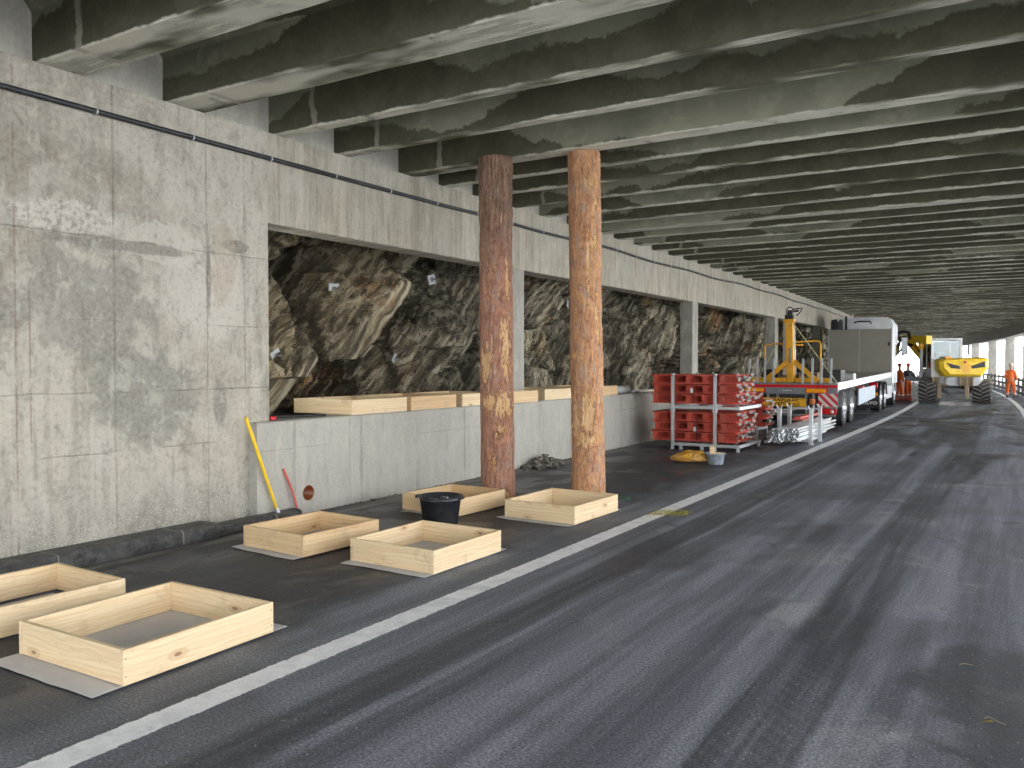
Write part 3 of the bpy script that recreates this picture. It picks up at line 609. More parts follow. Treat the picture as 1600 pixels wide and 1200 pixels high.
def fleece(label, pts):
    "thin felt sheet lying on the asphalt, outline in ground coordinates"
    c = sum((Vector(p) for p in pts), Vector())/len(pts); n = len(pts)
    # dense outline with small waves
    out = []
    for i in range(n):
        a, b = Vector(pts[i]), Vector(pts[(i+1) % n])
        for k in range(10):
            q = a.lerp(b, k/10); j = .014*noise.noise(Vector((q.x*4, q.y*4, 1))); d = (q-c).normalized(); q = q+d*j
            q.z = .011+max(0, .016*noise.noise(Vector((q.x*3, q.y*3, 4)))); out.append(q-c)
    o = len(out); inner = [Vector((v.x*.8, v.y*.8, .011)) for v in out]
    m = MB(); low = [Vector((v.x, v.y, v.z-.003)) for v in out]
    vs = out+inner+low; fs = [(i, (i+1) % o, o+(i+1) % o, o+i) for i in range(o)]+[tuple(range(o, 2*o))]+[(i, 2*o+i, 2*o+(i+1) % o, (i+1) % o) for i in range(o)]
    m.add(vs, fs); ob = m.build('felt_sheet', M['fleece'], None, (c.x, c.y, 0)); return tag(ob, label, 'felt sheet', 'felt sheets under the timber forms')
def fit(N_, L_, R_, z=.205):
    N_, L_, R_ = [on_z(*q, z) for q in (N_, L_, R_)]
    d = (R_-N_); lx = d.length; a = math.atan2(d.y, d.x); e = L_-N_; per = Vector((-math.sin(a), math.cos(a), 0)); ly = abs(e.dot(per)); sg = 1 if e.dot(per) > 0 else -1
    c = N_+d/2+per*sg*ly/2; return Vector((c.x, c.y, 0)), a, lx, ly
fl = [('large pale timber form nearest the camera on the asphalt', (192, 1020), (22, 975), (427, 943), None),
      ('timber form cut off by the left edge of the picture, behind the nearest one', None, None, None, None),
      ('timber form standing near the yellow and red tools', (474, 839), (351, 828), (592, 813), 'wood2'),
      ('timber form in front of the black bucket', (677.7, 863), (528, 848), (783, 830), None),
      ('timber form at the foot of the right log', (898, 793.5), (774.5, 785), (965.6, 773.4), None),
      ('timber form behind the black bucket beside the left log', (715, 782), (605, 776), (789, 766), 'wood2')]
FITS = []
for k, (lab, N_, L_, R_, mt) in enumerate(fl):
    if N_: c, a, lx, ly = fit(N_, L_, R_)
    else:
        Rr, B = on_z(196, 906, .205), on_z(62, 887, .205); a = math.pi/2-.02; d = Vector((math.cos(a), math.sin(a), 0)); per = Vector((-d.y, d.x, 0)); ly = abs((B-Rr).dot(per)); lx = 1.35
        c = Rr-d*lx/2+per*ly/2; c.z = 0
    #print('FORM', k, tuple(round(v, 2) for v in c), round(math.degrees(a), 1), round(lx, 2), round(ly, 2))
    FITS.append((c, a, lx, ly)); form(lab, (c.x, c.y, .016), a, lx, ly, mat=M[mt] if mt else None)
def quad_around(k, e):
    c, a, lx, ly = FITS[k]; d = Vector((math.cos(a), math.sin(a), 0)); p = Vector((-d.y, d.x, 0))
    return [c+d*(s*lx/2+s*e[0 if s > 0 else 1])+p*(t*ly/2+t*e[2 if t > 0 else 3]) for s, t in ((1, 1), (-1, 1), (-1, -1), (1, -1))]
for k, e, lab in ((0, (.14, .17, .02, -.02), 'grey felt sheet sticking out under the nearest timber form'), (1, (-.1, .0, -.1, -.06), 'grey felt sheet inside the form at the left edge'),
                  (2, (.02, .10, .05, -.02), 'grey felt sheet under the form near the tools'), (3, (.13, .10, .02, -.02), 'grey felt sheet under the form in front of the bucket'),
                  (4, (.12, .10, .05, -.02), 'grey felt sheet under the form by the right log'), (5, (.10, .08, -.04, -.04), 'grey felt sheet under the form behind the bucket')):
    fleece(lab, quad_around(k, e))
# forms on the low wall
for k, (y0, y1, lab, xf) in enumerate(((7.97, 9.08, 'leftmost timber form on top of the low wall', -7.30), (9.17, 10.26, 'second timber form from the left on top of the low wall', -7.30), (10.42, 11.5, 'timber form on the low wall half hidden by the left log', -7.30),
        (11.55, 12.52, 'narrow timber form on the low wall in front of the concrete column', -7.17), (12.99, 14.1, 'timber form on the low wall just left of the right log', -7.30), (15.0, 16.12, 'timber form on the low wall right of the right log', -7.30))):
    w = .205 if k == 3 else 1.04
    form(lab, (xf-w/2, (y0+y1)/2, LH+.004), math.pi/2, y1-y0, w, .19, mat=M['wood2'] if k % 2 else M['wood'])
# roll, batten and tube on the wall beyond
r_ = thing('fleece_roll', 'white roll of fleece with a dark core on the low wall beyond the forms', 'roll', (-7.52, 16.75, LH+.085))
m = MB(); m.lathe([(.04, -.38), (.082, -.38), (.084, .38), (.04, .38), (.04, -.38)], (0, 0, 0), 'y', 20); m.build('fabric', M['fleece'], r_)
m = MB(); m.lathe([(.0, -.3), (.039, -.3), (.039, .30)], (0, 0, 0), 'y', 16); m.build('core', M['black'], r_)
m = MB(); m.box((-7.6, 17.3, LH+.004), (-7.5, 19.9, LH+.05), bev=.004); tag(m.build('steel_profile', M['steel']), 'dark steel profile lying on the low wall left of the red formwork stack', 'steel profile')
m = MB(); m.box((-7.46, 17.6, LH+.004), (-7.41, 18.9, LH+.03)); tag(m.build('batten', M['wood']), 'thin pale batten lying beside the steel profile on the low wall', 'batten')
m = MB(); m.tube([(-7.72, 6.95, LH+.02), (-7.55, 7.25, LH+.022), (-7.42, 7.62, LH+.02)], .017, 8); t_ = m.build('bar_clamp', M['black']); tag(t_, 'black bar with a red grip at the left corner of the rock opening', 'clamp')
m = MB(); m.box((-7.50, 6.72, LH+.004), (-7.40, 6.80, LH+.05), bev=.01); m.build('grip', M['lampred'], t_)
# little shrub on the ledge
# ------------------------------------------------------------------ logs
def log(label, base, top, r0, r1, mat, seed, patches, grey):
    n, K = 150, 420; L = (Vector(top)-Vector(base)).length; vs = []; bare = []; upper = []
    for k in range(K+1):
        h = k/K; z = h*L; bend = .012*math.sin(h*3+seed); r = r0+(r1-r0)*h
        for i in range(n):
            t = 2*math.pi*i/n; cx, cy = math.cos(t), math.sin(t); P = Vector((cx*r, cy*r, z))
            q = Vector((cx*.6, cy*.6, z*.9+seed*11))
            b = noise.fractal(Vector((cx*1.6+seed, cy*1.6, z*1.5)), .9, 2.2, 5); bv = 0
            for (ang, pz, ra, rz_) in patches:
                da = math.atan2(math.sin(t-ang), math.cos(t-ang))*r; d = math.hypot(da/ra, (z-pz)/rz_); d += .95*noise.fractal(Vector((cx*6+pz, cy*6, z*9)), .7, 2, 5)
                bv = max(bv, 1-min(1, max(0, (d-.8)/.25)))
            if b > .82: bv = max(bv, min(1, (b-.82)*9))
            fine = noise.fractal(Vector((cx*9, cy*9, z*5)), .8, 2.1, 4)*.006
            vr = noise.voronoi(Vector((cx*3.2, cy*3.2, z*2.3+seed)))[0]; plate = min(.35, vr[1]-vr[0])*(.022 if grey else .014)
            und = noise.noise(q*1.4)*.012
            ridge = sum(.012*math.exp(-((z-rz0+.03*math.sin(t*2))/.02)**2) for rz0 in ((2.67, 3.02) if grey else (2.55, 1.9, 3.6)))*(.5+noise.noise(Vector((cx*3, cy*3, 3))))
            up_ = (min(1, max(0, (h-.62)/.22)) if grey else 0)
            rr = r+und+(fine+plate)*(1-bv)*(1+.9*up_)-bv*.012+ridge+(.012*max(0, 1-z/.12))
            vs.append((cx*rr+bend, cy*rr, z)); bare.append(bv); upper.append(up_)
    fs = [(k*n+i, k*n+(i+1) % n, (k+1)*n+(i+1) % n, (k+1)*n+i) for k in range(K) for i in range(n)]
    T = thing('timber_prop', label, 'log', base, 0, 'debarked pine log props under the ceiling')
    d = Vector(top)-Vector(base); T.rotation_euler = Vector((0, 0, 1)).rotation_difference(d).to_euler()
    m = MB(); m.add(vs, fs, True); o = m.build('trunk', mat, T)
    for nm, dat in (('bare', bare), ('upper', upper)):
        a = o.data.attributes.new(nm, 'FLOAT', 'POINT'); a.data.foreach_set('value', dat)
    m = MB(); m.add([v for v in vs[:n]], [tuple(reversed(range(n)))]); m.add([v for v in vs[-n:]], [tuple(range(n))]); m.build('cut_end', M['wood2'], T)
    # loose bark flakes and splinters standing off the trunk
    rg = random.Random(seed); m = MB(); w = MB()
    for k in range(260):
        if patches and rg.random() < .75:
            ang, pz, ra, rz_ = rg.choice(patches); t = ang+rg.uniform(-1.3, 1.3)*ra/r0; z = pz+rg.uniform(-1.2, 1.2)*rz_
        else: t = rg.uniform(0, 6.28); z = rg.choice((2.67, 3.02, rg.uniform(.05, L*.9)))+rg.uniform(-.03, .03)
        if not (.02 < z < L-.1): continue
        rr = r0+(r1-r0)*z/L-.004; c = Vector((math.cos(t), math.sin(t), 0)); tn = Vector((-c.y, c.x, 0)); b0 = c*rr+Vector((0, 0, z))
        ln = rg.uniform(.02, .07); out = rg.uniform(.01, .04); wd = rg.uniform(.004, .012); dn = Vector((0, 0, rg.choice((-1, -1, 1))))*ln
        tip = b0+c*out+dn+tn*rg.uniform(-.02, .02); th = c*.004
        (w if rg.random() < .55 else m).add([b0-tn*wd, b0+tn*wd, tip+tn*wd*.3, tip-tn*wd*.3, b0-tn*wd+th, b0+tn*wd+th, tip+tn*wd*.2+th*.5, tip-tn*wd*.2+th*.5],
             [(0, 1, 2, 3), (4, 5, 6, 7), (0, 1, 5, 4), (1, 2, 6, 5), (2, 3, 7, 6), (3, 0, 4, 7)])
    m.build('bark_flakes', mat, T); w.build('splinters', M['splint'], T); return T
M['splint'] = plain('fresh splinters', (.70, .42, .16), .7, var=.25, sc=20)
camdir = lambda b: math.atan2(-b[1], -b[0])
b1 = on_z(777, 779, 0.); b1 = Vector((b1.x, b1.y, 0)); t1 = on_z(775, 248, 4.44)
b1 = Vector((t1.x+.02, t1.y+.02, 0)); a1 = camdir(b1)
log('left log prop with reddish bark, greyer and rougher towards its top', b1, (t1.x, t1.y, 4.443), .212, .205, M['bark1'], 3,
    [(a1-.75, 1.78, .09, .20), (a1+.65, 1.98, .07, .38), (a1-.55, 1.28, .08, .13), (a1+.5, 1.26, .10, .14), (a1+.75, 2.9, .022, .25), (a1-.25, .55, .03, .08), (a1+.2, .93, .05, .07), (a1+.2, .1, .1, .08)], True)
t2 = on_z(914, 240, 4.44); b2 = Vector((t2.x+.05, t2.y-.0, 0)); a2 = camdir(b2)
log('right log prop with bright orange bark and bare wood patches', b2, (t2.x, t2.y, 4.443), .207, .195, M['bark2'], 8,
    [(a2-.85, 1.05, .05, .30), (a2+.05, 1.15, .07, .28), (a2-.1, .85, .15, .09), (a2+.2, 3.05, .025, .28), (a2+.35, 4.03, .06, .07), (a2+.75, 3.75, .03, .12), (a2+.6, 3.3, .04, .09), (a2-.9, 1.9, .06, .05), (a2-.3, .15, .12, .06), (a2+.3, 1.35, .05, .05), (a2+.8, 2.3, .03, .2)], False)
# wood chips around the feet
m = MB(); rg = random.Random(5)
for b, k in ((b1, 90), (b2, 60)):
    for _ in range(k):
        t = rg.uniform(0, 6.28); d = .22+abs(rg.gauss(0, .12)); x, y = b.x+math.cos(t)*d, b.y+math.sin(t)*d
        s = rg.uniform(.008, .03); h = rg.uniform(.004, .016); a = rg.uniform(0, 3.1); ca, sa = math.cos(a)*s, math.sin(a)*s
        m.add([(x-ca, y-sa, .004), (x+sa*.5, y-ca*.5, .004), (x+ca, y+sa, .004), (x, y, .004+h)], [(0, 1, 2), (0, 1, 3), (1, 2, 3), (2, 0, 3)])
tag(m.build('wood_chips', M['splint']), kind='stuff')
# ------------------------------------------------------------------ grit and rubble
m = MB(); rg = random.Random(11)
for k in range(5200):
    if rg.random() < .55: x, y = rg.uniform(-3.4, .4), 2.0+11*rg.random()**1.3
    elif rg.random() < .5: x, y = rg.gauss(-.35, .45), rg.gauss(9.4, .9)
    else: x, y = rg.uniform(-7, -3), rg.uniform(4, 22)
    s = rg.choice((.0012, .002, .003, .004)); a = rg.uniform(0, 3)
    z = .004; m.add([(x+s*math.cos(a+q*2.09), y+s*math.sin(a+q*2.09), z) for q in range(3)]+[(x, y, z+s)], [(0, 1, 3), (1, 2, 3), (2, 0, 3)])
M['grit'] = plain('pale grit', (.42, .41, .37), .9); tag(m.build('grit', M['grit']), kind='stuff')
def stones(c, ex, ey, hgt, n, smin, smax, seed):
    m = MB(); rg = random.Random(seed)
    for k in range(n):
        u, v = rg.gauss(0, .45), rg.gauss(0, .45); d = math.hypot(u, v)
        if d > 1.1: continue
        s = rg.uniform(smin, smax); x, y, z = c[0]+u*ex, c[1]+v*ey, max(0, hgt*(1-d)*rg.random())+s*.4
        bm = bmesh.new(); bmesh.ops.create_icosphere(bm, subdivisions=1, radius=s)
        for q in bm.verts: q.co = Vector((q.co.x*rg.uniform(.7, 1.3), q.co.y*rg.uniform(.6, 1.3), q.co.z*rg.uniform(.4, .8)))*rg.uniform(.85, 1.1)+Vector((x, y, z))
        bm.verts.index_update(); m.add([q.co.copy() for q in bm.verts], [[q.index for q in f_.verts] for f_ in bm.faces]); bm.free()
    return m
M['rubble'] = plain('rubble stones', (.17, .155, .13), .9, var=.6, sc=9, bumpy=.4)
c = on_z(858, 729); m = stones((c.x-.1, c.y), .25, .62, .22, 340, .015, .055, 4); tag(m.build('rubble_heap', M['rubble']), kind='stuff')
m = MB(); rg = random.Random(21)
for k in range(500):
    y = rg.uniform(6.8, 24); x = -7.26+abs(rg.gauss(0, .05)); s = rg.uniform(.004, .015)*(1.6 if rg.random() < .08 else 1)
    x += sx(y); m.add([(x-s, y-s, .006), (x+s, y-s*.6, .006), (x+s*.7, y+s, .006), (x-s*.8, y+s*.8, .006), (x, y, .006+s*1.1)], [(0, 1, 4), (1, 2, 4), (2, 3, 4), (3, 0, 4), (0, 1, 2, 3)])
tag(m.build('gutter_debris', M['rubble']), kind='stuff')
# ------------------------------------------------------------------ buckets, bag, tools
def bucket(name, label, c, r, h, mat, group=None):
    T = thing(name, label, 'bucket', c, .3, group)
    m = MB(); m.lathe([(0, .004), (r*.78, .004), (r*.80, .0), (r*.82, .01), (r*.965, h*.86), (r*1.0, h*.87), (r*1.0, h*.90), (r*.975, h*.92), (r*.985, h), (r*1.06, h*1.005), (r*1.07, h*.985), (r*1.04, h*.975)], n=48)
    m.lathe([(0, .012), (r*.76, .014), (r*.95, h*.98), (r*.985, h)], n=48); m.build('shell', mat, T)
    m = MB()
    for s in (-1, 1): m.box((s*r*1.0-.02, -.035, h*.90), (s*r*1.12+.01*s-.005, .035, h*.985), bev=.006)
    m.build('grip', mat, T); return T
c = on_z(684, 818)
B1 = bucket('mortar_bucket', 'black plastic mortar bucket with a trowel in it', (c.x, c.y+.05, .0), .24, .31, M['blackplastic'], None)
T = thing('trowel', 'steel trowel with dark handle lying across the rim of the black bucket', 'trowel', (c.x-.02, c.y+.05, .265), 2.7)
m = MB(); m.box((-.02, -.045, -.002), (.2, .045, .002)); m.build('blade', M['galv'], T, rot=(.3, .12, 0)); m = MB(); m.tube([(-.02, 0, .0), (-.06, 0, .03), (-.08, 0, .035), (-.20, 0, .04)], [.006, .006, .014, .016], 8); m.build('handle', M['grey'], T)
c = on_z(1115, 726)
M['cementy'] = plain('cement smeared plastic', (.30, .34, .39), .6, var=.3, sc=14, dirt=.2)
bucket('cement_bucket', 'grey cement smeared bucket with a wood block, by the yellow bag', (c.x, c.y+.1, 0), .165, .2, M['cementy'])
T = thing('wood_block', 'short pale wood block standing upright in the grey bucket', 'wood block', (c.x-.04, c.y+.10, .05), .3)
m = MB(); m.box((-.045, -.03, 0), (.045, .03, .27), bev=.004); m.build('block', M['wood'], T, rot=(0, -.08, 0)); m = MB(); m.box((.0, .03, .11), (.2, .08, .155), bev=.004); m.build('offcut', M['wood2'], T)
c = on_z(1076, 724)
bm = bmesh.new(); bmesh.ops.create_icosphere(bm, subdivisions=5, radius=1)
for v in bm.verts:
    q = v.co.copy(); k = 1+.30*(noise.ridged_multi_fractal(q*1.7+Vector((4, 1, 0)), .9, 2, 3, 1, 2)-1.0)*.55+.12*noise.noise(q*1.5)
    tt = .80+.2*math.cos(q.x*1.6-.6); v.co = Vector((q.x*.34*k, q.y*.22*k*tt, (q.z*.15*k*tt if q.z > 0 else q.z*.06)+.075)); v.co.z = max(v.co.z, .003)
me = bpy.data.meshes.new('tarp_bag'); bm.to_mesh(me); bm.free(); [setattr(p_, 'use_smooth', True) for p_ in me.polygons]
g = G('crumpled yellow sheet'); p = g.obj(); n = g.noise(p, 7, 4, .6, 1.2); M['bag'] = g.done(g.mix(g.step(n, .35, .65), (.72, .36, .02), (.60, .33, .10)), .42, bump=g.noise(p, 6, 4, .6, 1.5), strength=1., dist=.06); me.materials.append(M['bag'])
o = bpy.data.objects.new('tarp_bag', me); COL.objects.link(o); o.location = (c.x, c.y+.12, 0); o.rotation_euler = (0, 0, .45); tag(o, 'crumpled yellow tarpaulin bundle lying in front of the red formwork rack', 'tarp bundle')
# tools against the wall
def P(px, py, d): return on_z(px, py, d)
hb = on_z(437, 809, .03); ht = on_x(384, 652, -7.245)
T = thing('pickaxe', 'long yellow handled tool with a steel head leaning on the tall concrete wall', 'pickaxe')
m = MB(); m.tube([hb, hb.lerp(ht, .12), hb.lerp(ht, .5), ht], [.017, .017, .019, .021], 12); m.build('handle', M['yellow'], T)
m = MB(); d = (ht-hb).normalized(); m.tube([hb-d*.06, hb, hb+d*.13], [.034, .04, .022], 12); m.bar(hb+Vector((-.12, .05, .0)), hb+Vector((.10, -.03, .02)), .03, .045, bev=.006); m.build('head', M['galv'], T)
hb = on_z(467, 803, .03); ht = on_x(445, 734, -7.262)
T = thing('crowbar', 'short red steel bar leaning on the low wall left of the drain hole', 'crowbar'); m = MB(); m.tube([hb, hb.lerp(ht, .5)+Vector((.01, 0, .01)), ht-Vector((0, 0, .03)), ht+Vector((-.0, -.02, .01))], .014, 10); m.build('bar', M['redpale'], T)
m = MB(); m.tube([hb+Vector((0, 0, -.02)), hb+Vector((0, 0, .02))], .017, 8); m.build('tip', M['steel'], T)
# leaf litter near the right corner
M['twig'] = plain('dry leaf', (.16, .13, .045), .8, var=.4); M['straw'] = plain('straw', (.42, .36, .2), .8)
c = on_z(1545, 1130); T = thing('dead_leaf', 'small curled brown leaf with a straw on the dark asphalt at the lower right', 'leaf', (c.x, c.y, .005), .4)
m = MB(); m.add([(-.03, 0, 0), (-.01, .014, .008), (.015, .012, .004), (.035, 0, .006), (.01, -.014, .008), (-.015, -.012, .002), (0, 0, .014)], [(0, 1, 6), (1, 2, 6), (2, 3, 6), (3, 4, 6), (4, 5, 6), (5, 0, 6)]); m.build('blade', M['twig'], T)
m = MB(); m.tube([(-.01, .03, .004), (.01, .042, .012), (.03, .03, .008), (.045, .0, .004), (.07, -.02, .003)], .0016, 5); m.build('stalk', M['straw'], T)
c = on_z(1508, 1040); m = MB(); m.tube([(-.03, -.02, .006), (-.01, .005, .009), (.02, .015, .007), (.04, .012, .006)], .0018, 5); tag(m.build('straw', M['straw'], None, (c.x, c.y, 0)), 'single curved straw on the dark asphalt near the right edge', 'straw')

# ------------------------------------------------------------------ red formwork walers in steel racks
def waler(L=1.78, w=.27, h=.19):
    "one waler: two lipped flanges with a web cut by a row of openings, along x"
    m = MB(); n = 5; f = .018
    for s in (-1, 1):
        y = s*(w/2-.01); m.box((-L/2-.04, y-.01, h/2-f), (L/2, y+.01, h/2)); m.box((-L/2-.04, y-.01, -h/2), (L/2, y+.01, -h/2+f))
    m.box((-L/2-.04, -w/2, h/2-.008), (L/2, w/2, h/2+.001)); m.box((-L/2-.04, -w/2, -h/2-.001), (L/2, w/2, -h/2+.008))
    p = L/n
    for s in (-1, 1):
        y = s*(w/2-.045)
        for k in range(n):          # web with rounded-trapezoid openings between these ribs
            x = -L/2+k*p; a, b = h/2-.009, -h/2+.009
            m.prism([(x, b), (x+p*.36, b), (x+p*.36, b+.03), (x+p*.30, 0), (x+p*.36, a-.03), (x+p*.36, a), (x, a)], y-.006, y+.006, 'y')
            m.prism([(x+p*.36, a-.022), (x+p, a-.022), (x+p, a), (x+p*.36, a)], y-.006, y+.006, 'y'); m.prism([(x+p*.36, b), (x+p, b), (x+p, b+.022), (x+p*.36, b+.022)], y-.006, y+.006, 'y')
    return m
def bolts(m, x, w, h, rg):
    for k in range(5):
        y, z = rg.uniform(-w*.48, w*.48), rg.uniform(-h*.5, h*.5); a = rg.uniform(0, 6.3); l = rg.uniform(.025, .05); d = Vector((rg.uniform(.2, 1), math.cos(a), math.sin(a))).normalized()
        q = Vector((x+.01, y, z)); m.cyl(q, q+d*l, .008, n=6); m.cyl(q+d*l*.3, q+d*l*.5, .019, n=6); e = d.orthogonal()*.026; m.bar(q+d*l*.8-e, q+d*l*.8+e, .010, .010)
WM = waler(); wm = WM.build('waler_mesh', M['red']); WME = wm.data; WME.name = 'waler_body'; bpy.data.objects.remove(wm)
BM_ = []; M['pins'] = m_metal('cement stained pins', (.42, .41, .38), .6, .4, 30.)
for s in range(4):
    q = MB(); rg = random.Random(40+s); bolts(q, .89, .27, .15, rg); ob = q.build('pin_mesh', M['pins']); BM_.append(ob.data); bpy.data.objects.remove(ob)
def put_waler(loc, rot, label, red=None, L=None):
    o = bpy.data.objects.new('formwork_waler', WME); COL.objects.link(o); o.location = loc; o.rotation_euler = rot
    tag(o, label, 'formwork beam', 'red steel formwork walers stacked in racks'); c = bpy.data.objects.new('end_pins', random.choice(BM_)); COL.objects.link(c); c.parent = o; return o
RX, RY = -5.80, 16.62      # rack: front left/right posts at x -6.25, -5.35
def stack(cx, y0, z0, ncol, rows, word, seed, tilt=0):
    rg = random.Random(seed); lab = {0: 'bottom', 1: 'second', 2: 'third', 3: 'top'}
    for r in range(rows):
        for k in range(ncol):
            pos = ['front', 'second', 'middle', 'fourth', 'rear'][k] if ncol == 5 else ['front', 'second', 'rear'][k]
            put_waler((cx+rg.uniform(-.03, .03), y0+.15+k*.285, z0+.10+r*.205), (math.pi/2 if False else 0, 0, rg.uniform(-.012, .012)),
                      'red waler, %s row, %s of the %s' % (lab[r] if r < rows-1 else 'top', pos, word))
stack(RX-.02, RY, .17, 5, 3, 'lower bundle in the steel rack', 3); stack(RX-.04, RY, .95, 5, 3, 'upper bundle in the steel rack', 5)
T = thing('steel_rack', 'two tier galvanised stacking rack holding the red formwork walers', 'rack', (RX, RY, 0))
for sx_, sy_ in ((-.45, -.03), (.45, -.03), (-.45, 1.5), (.45, 1.5)):
    m = MB(); m.box((sx_-.03, sy_-.03, 0), (sx_+.03, sy_+.03, 1.52), bev=.004); m.box((sx_-.04, sy_-.04, .79), (sx_+.04, sy_+.04, .87), bev=.004); m.lathe([(0, 1.52), (.02, 1.52), (.045, 1.57), (.03, 1.58)], (sx_, sy_, 0), 'z', 8); m.build('post', M['galv'], T)
for z in (.13, .90):
    m = MB()
    for y in (-.03, 1.5): m.box((-.415, y-.028, z-.05), (.97, y+.028, z+.01), bev=.004)
    for x in (-.42, .15, .93): m.box((x-.02, .0, z-.055), (x+.02, 1.468, z+.006))
    m.build('deck_frame', M['galv'], T)
m = MB(); m.box((.9, -.05, 0), (.95, .0, .078)); m.box((.9, 1.48, 0), (.95, 1.53, .078)); m.box((.15, -.05, 0), (.21, 0, .078)); m.box((-.3, -.05, 0), (-.24, 0, .078)); m.build('foot', M['galv'], T)
for (z, x) in ((1.23, .08-.13), (.43, .12-.1)):
    m = MB(); m.box((x-.03, -.012, z-.045), (x+.03, -.008, z+.045)); m.build('paper_tag', M['white'], T)
    m = MB(); m.tube([(x+.03, -.014, z-.27), (x+.035, -.016, z+.0), (x+.03, -.014, z+.25)], .006, 6); m.build('strap', M['black'], T)
stack(-5.95, 19.3, .33, 3, 3, 'stack behind the rack', 9)
T = thing('steel_rack', 'low galvanised pallet frame under the red walers behind the pipe rack', 'rack', (-5.95, 19.3, 0))
m = MB()
for x in (-.7, .7): m.box((x-.03, 0, .24), (x+.03, .9, .315)); m.box((x-.03, 0, 0), (x+.03, .06, .24)); m.box((x-.03, .84, 0), (x+.03, .9, .24))
m.box((-.7, .4, .25), (.7, .46, .30))
m.build('deck_frame', M['galv'], T)
# ------------------------------------------------------------------ scaffold pipes in their rack
PX, PY = -4.30, 18.95
T = thing('steel_rack', 'low galvanised rack with four tall posts carrying the scaffold pipes', 'rack', (PX, PY, 0))
for sx_ in (-.34, .34):
    for sy_ in (0, .92):
        m = MB(); m.box((sx_-.04, sy_-.035, 0), (sx_+.04, sy_+.035, .78), bev=.004); m.box((sx_-.055, sy_-.04, 0), (sx_+.055, sy_+.04, .012)); 
        m.prism([(sx_-.07, .86), (sx_-.04, .78), (sx_+.04, .78), (sx_+.07, .86), (sx_+.055, .86), (sx_+.03, .80), (sx_-.03, .80), (sx_-.055, .86)], sy_-.03, sy_+.03, 'y'); m.build('post', M['galv'], T)
m = MB()
for sy_ in (0, .92): m.box((-.299, sy_-.025, .06), (.299, sy_+.025, .13))
m.box((-.30, -.02, .07), (-.26, .94, .12)); m.box((.26, -.02, .07), (.30, .94, .12))
m.build('deck_frame', M['galv'], T)
m = MB(); m.box((-.299, .895, .73), (.299, .945, .77)); m.build('top_rail', M['galv'], T)
def pipe_mesh(L, r=.024):
    m = MB(); m.lathe([(r*.8, 0), (r, 0), (r, L), (r*.8, L), (r*.8, 0)], (0, 0, 0), 'y', 12); o = m.build('pipe_mesh', M['pipe']); me = o.data; me.name = 'pipe_body'; bpy.data.objects.remove(o); return me
M['pipe'] = m_metal('scaffold tube zinc', (.66, .69, .71), .38)
PM = [pipe_mesh(3.6), pipe_mesh(4.2), pipe_mesh(3.0)]; rg = random.Random(15); k = 0
for r in range(6):
    for q in range(11):
        if r >= 5 and (q < 1 or q > 9) or (r >= 6 and rg.random() < .25): continue
        me = rg.choice(PM); x = PX-.27+q*.053+(r % 2)*.026; z = .158+r*.047; y0 = PY-1.35+rg.uniform(-.12, .2)+(.25 if q > 5 else 0)+(0 if r < 3 else .05)
        o = bpy.data.objects.new('scaffold_pipe', me); COL.objects.link(o); o.location = (x, y0, z); o.rotation_euler = (rg.uniform(-.001, .004), 0, rg.uniform(-.004, .004)+.004)
        tag(o, 'galvanised scaffold pipe in the bundle lying in the low rack', 'pipe', 'scaffold pipes bundled in the low rack'); k += 1
m = MB(); m.box((PX-.02, PY-.3, .55), (PX+.24, PY+.3, .575)); m.bar((PX+.1, PY-.25, .60), (PX+.18, PY+1.6, .62), .14, .05); tag(m.build('red_board', M['redpale']), 'faded red plastic board lying on the scaffold pipes', 'board')
for sy_, z in ((.2, .30), (.35, .12)):
    m = MB(); m.box((PX+.26, PY+sy_, z-.06), (PX+.297, PY+sy_+.2, z+.05), bev=.01); tag(m.build('wood_wedge', M['wood2']), 'small brown wood wedge %s the scaffold pipes at the right posts' % ('beside' if z > .2 else 'low below'), 'wood wedge')
# ------------------------------------------------------------------ articulated flatbed lorry (origin: rear centre on the ground, +y forward)
TR = thing('flatbed_truck', 'long flatbed lorry with striped rear boards and a grey bulkhead behind its white cab', 'truck', (-5.57, 23.95, 0), R(1.4))
HW = 1.25; LEN = 13.5
def dz(y): return 1.24+.0125*y
g = G('worn deck boards'); p = g.obj(); x_ = g.xyz(p)[0]; ln = g.m('SUBTRACT', 1., g.step(g.m('FRACT', g.m('DIVIDE', x_, .22)), .0, .05))
M['deck'] = g.done(g.mix(g.mul(ln, .7), g.mix(g.noise(g.map(p, (6, .7, 1)), 1., 5, .65), (.27, .25, .21), (.42, .39, .33)), (.06, .05, .045)), .8)
def slab(m, x0, x1, y0, y1, t0, t1, zf=dz):
    m.add([(x, y, zf(y)+t) for y in (y0, y1) for x, t in ((x0, t0), (x1, t0), (x1, t1), (x0, t1))], [(0, 1, 2, 3), (7, 6, 5, 4), (0, 4, 5, 1), (1, 5, 6, 2), (2, 6, 7, 3), (3, 7, 4, 0)]); return m
m = MB(); slab(m, -HW+.06, HW-.06, .03, LEN, -.06, -.005); m.build('deck', M['deck'], TR)
m = MB()
for s in (-1, 1): slab(m, s*HW-(.06 if s > 0 else 0), s*HW+(.06 if s < 0 else 0), .03, LEN, -.19, .012)
m.build('side_rail', M['alu'], TR)
m = MB()
for s in (-.45, .45): slab(m, s-.06, s+.06, .12, LEN+.2, -.62, -.061)
for k in range(12): slab(m, -HW+.07, HW-.07, .4+k*1.1, .48+k*1.1, -.17, -.062)
m.build('chassis', M['dark'], TR)
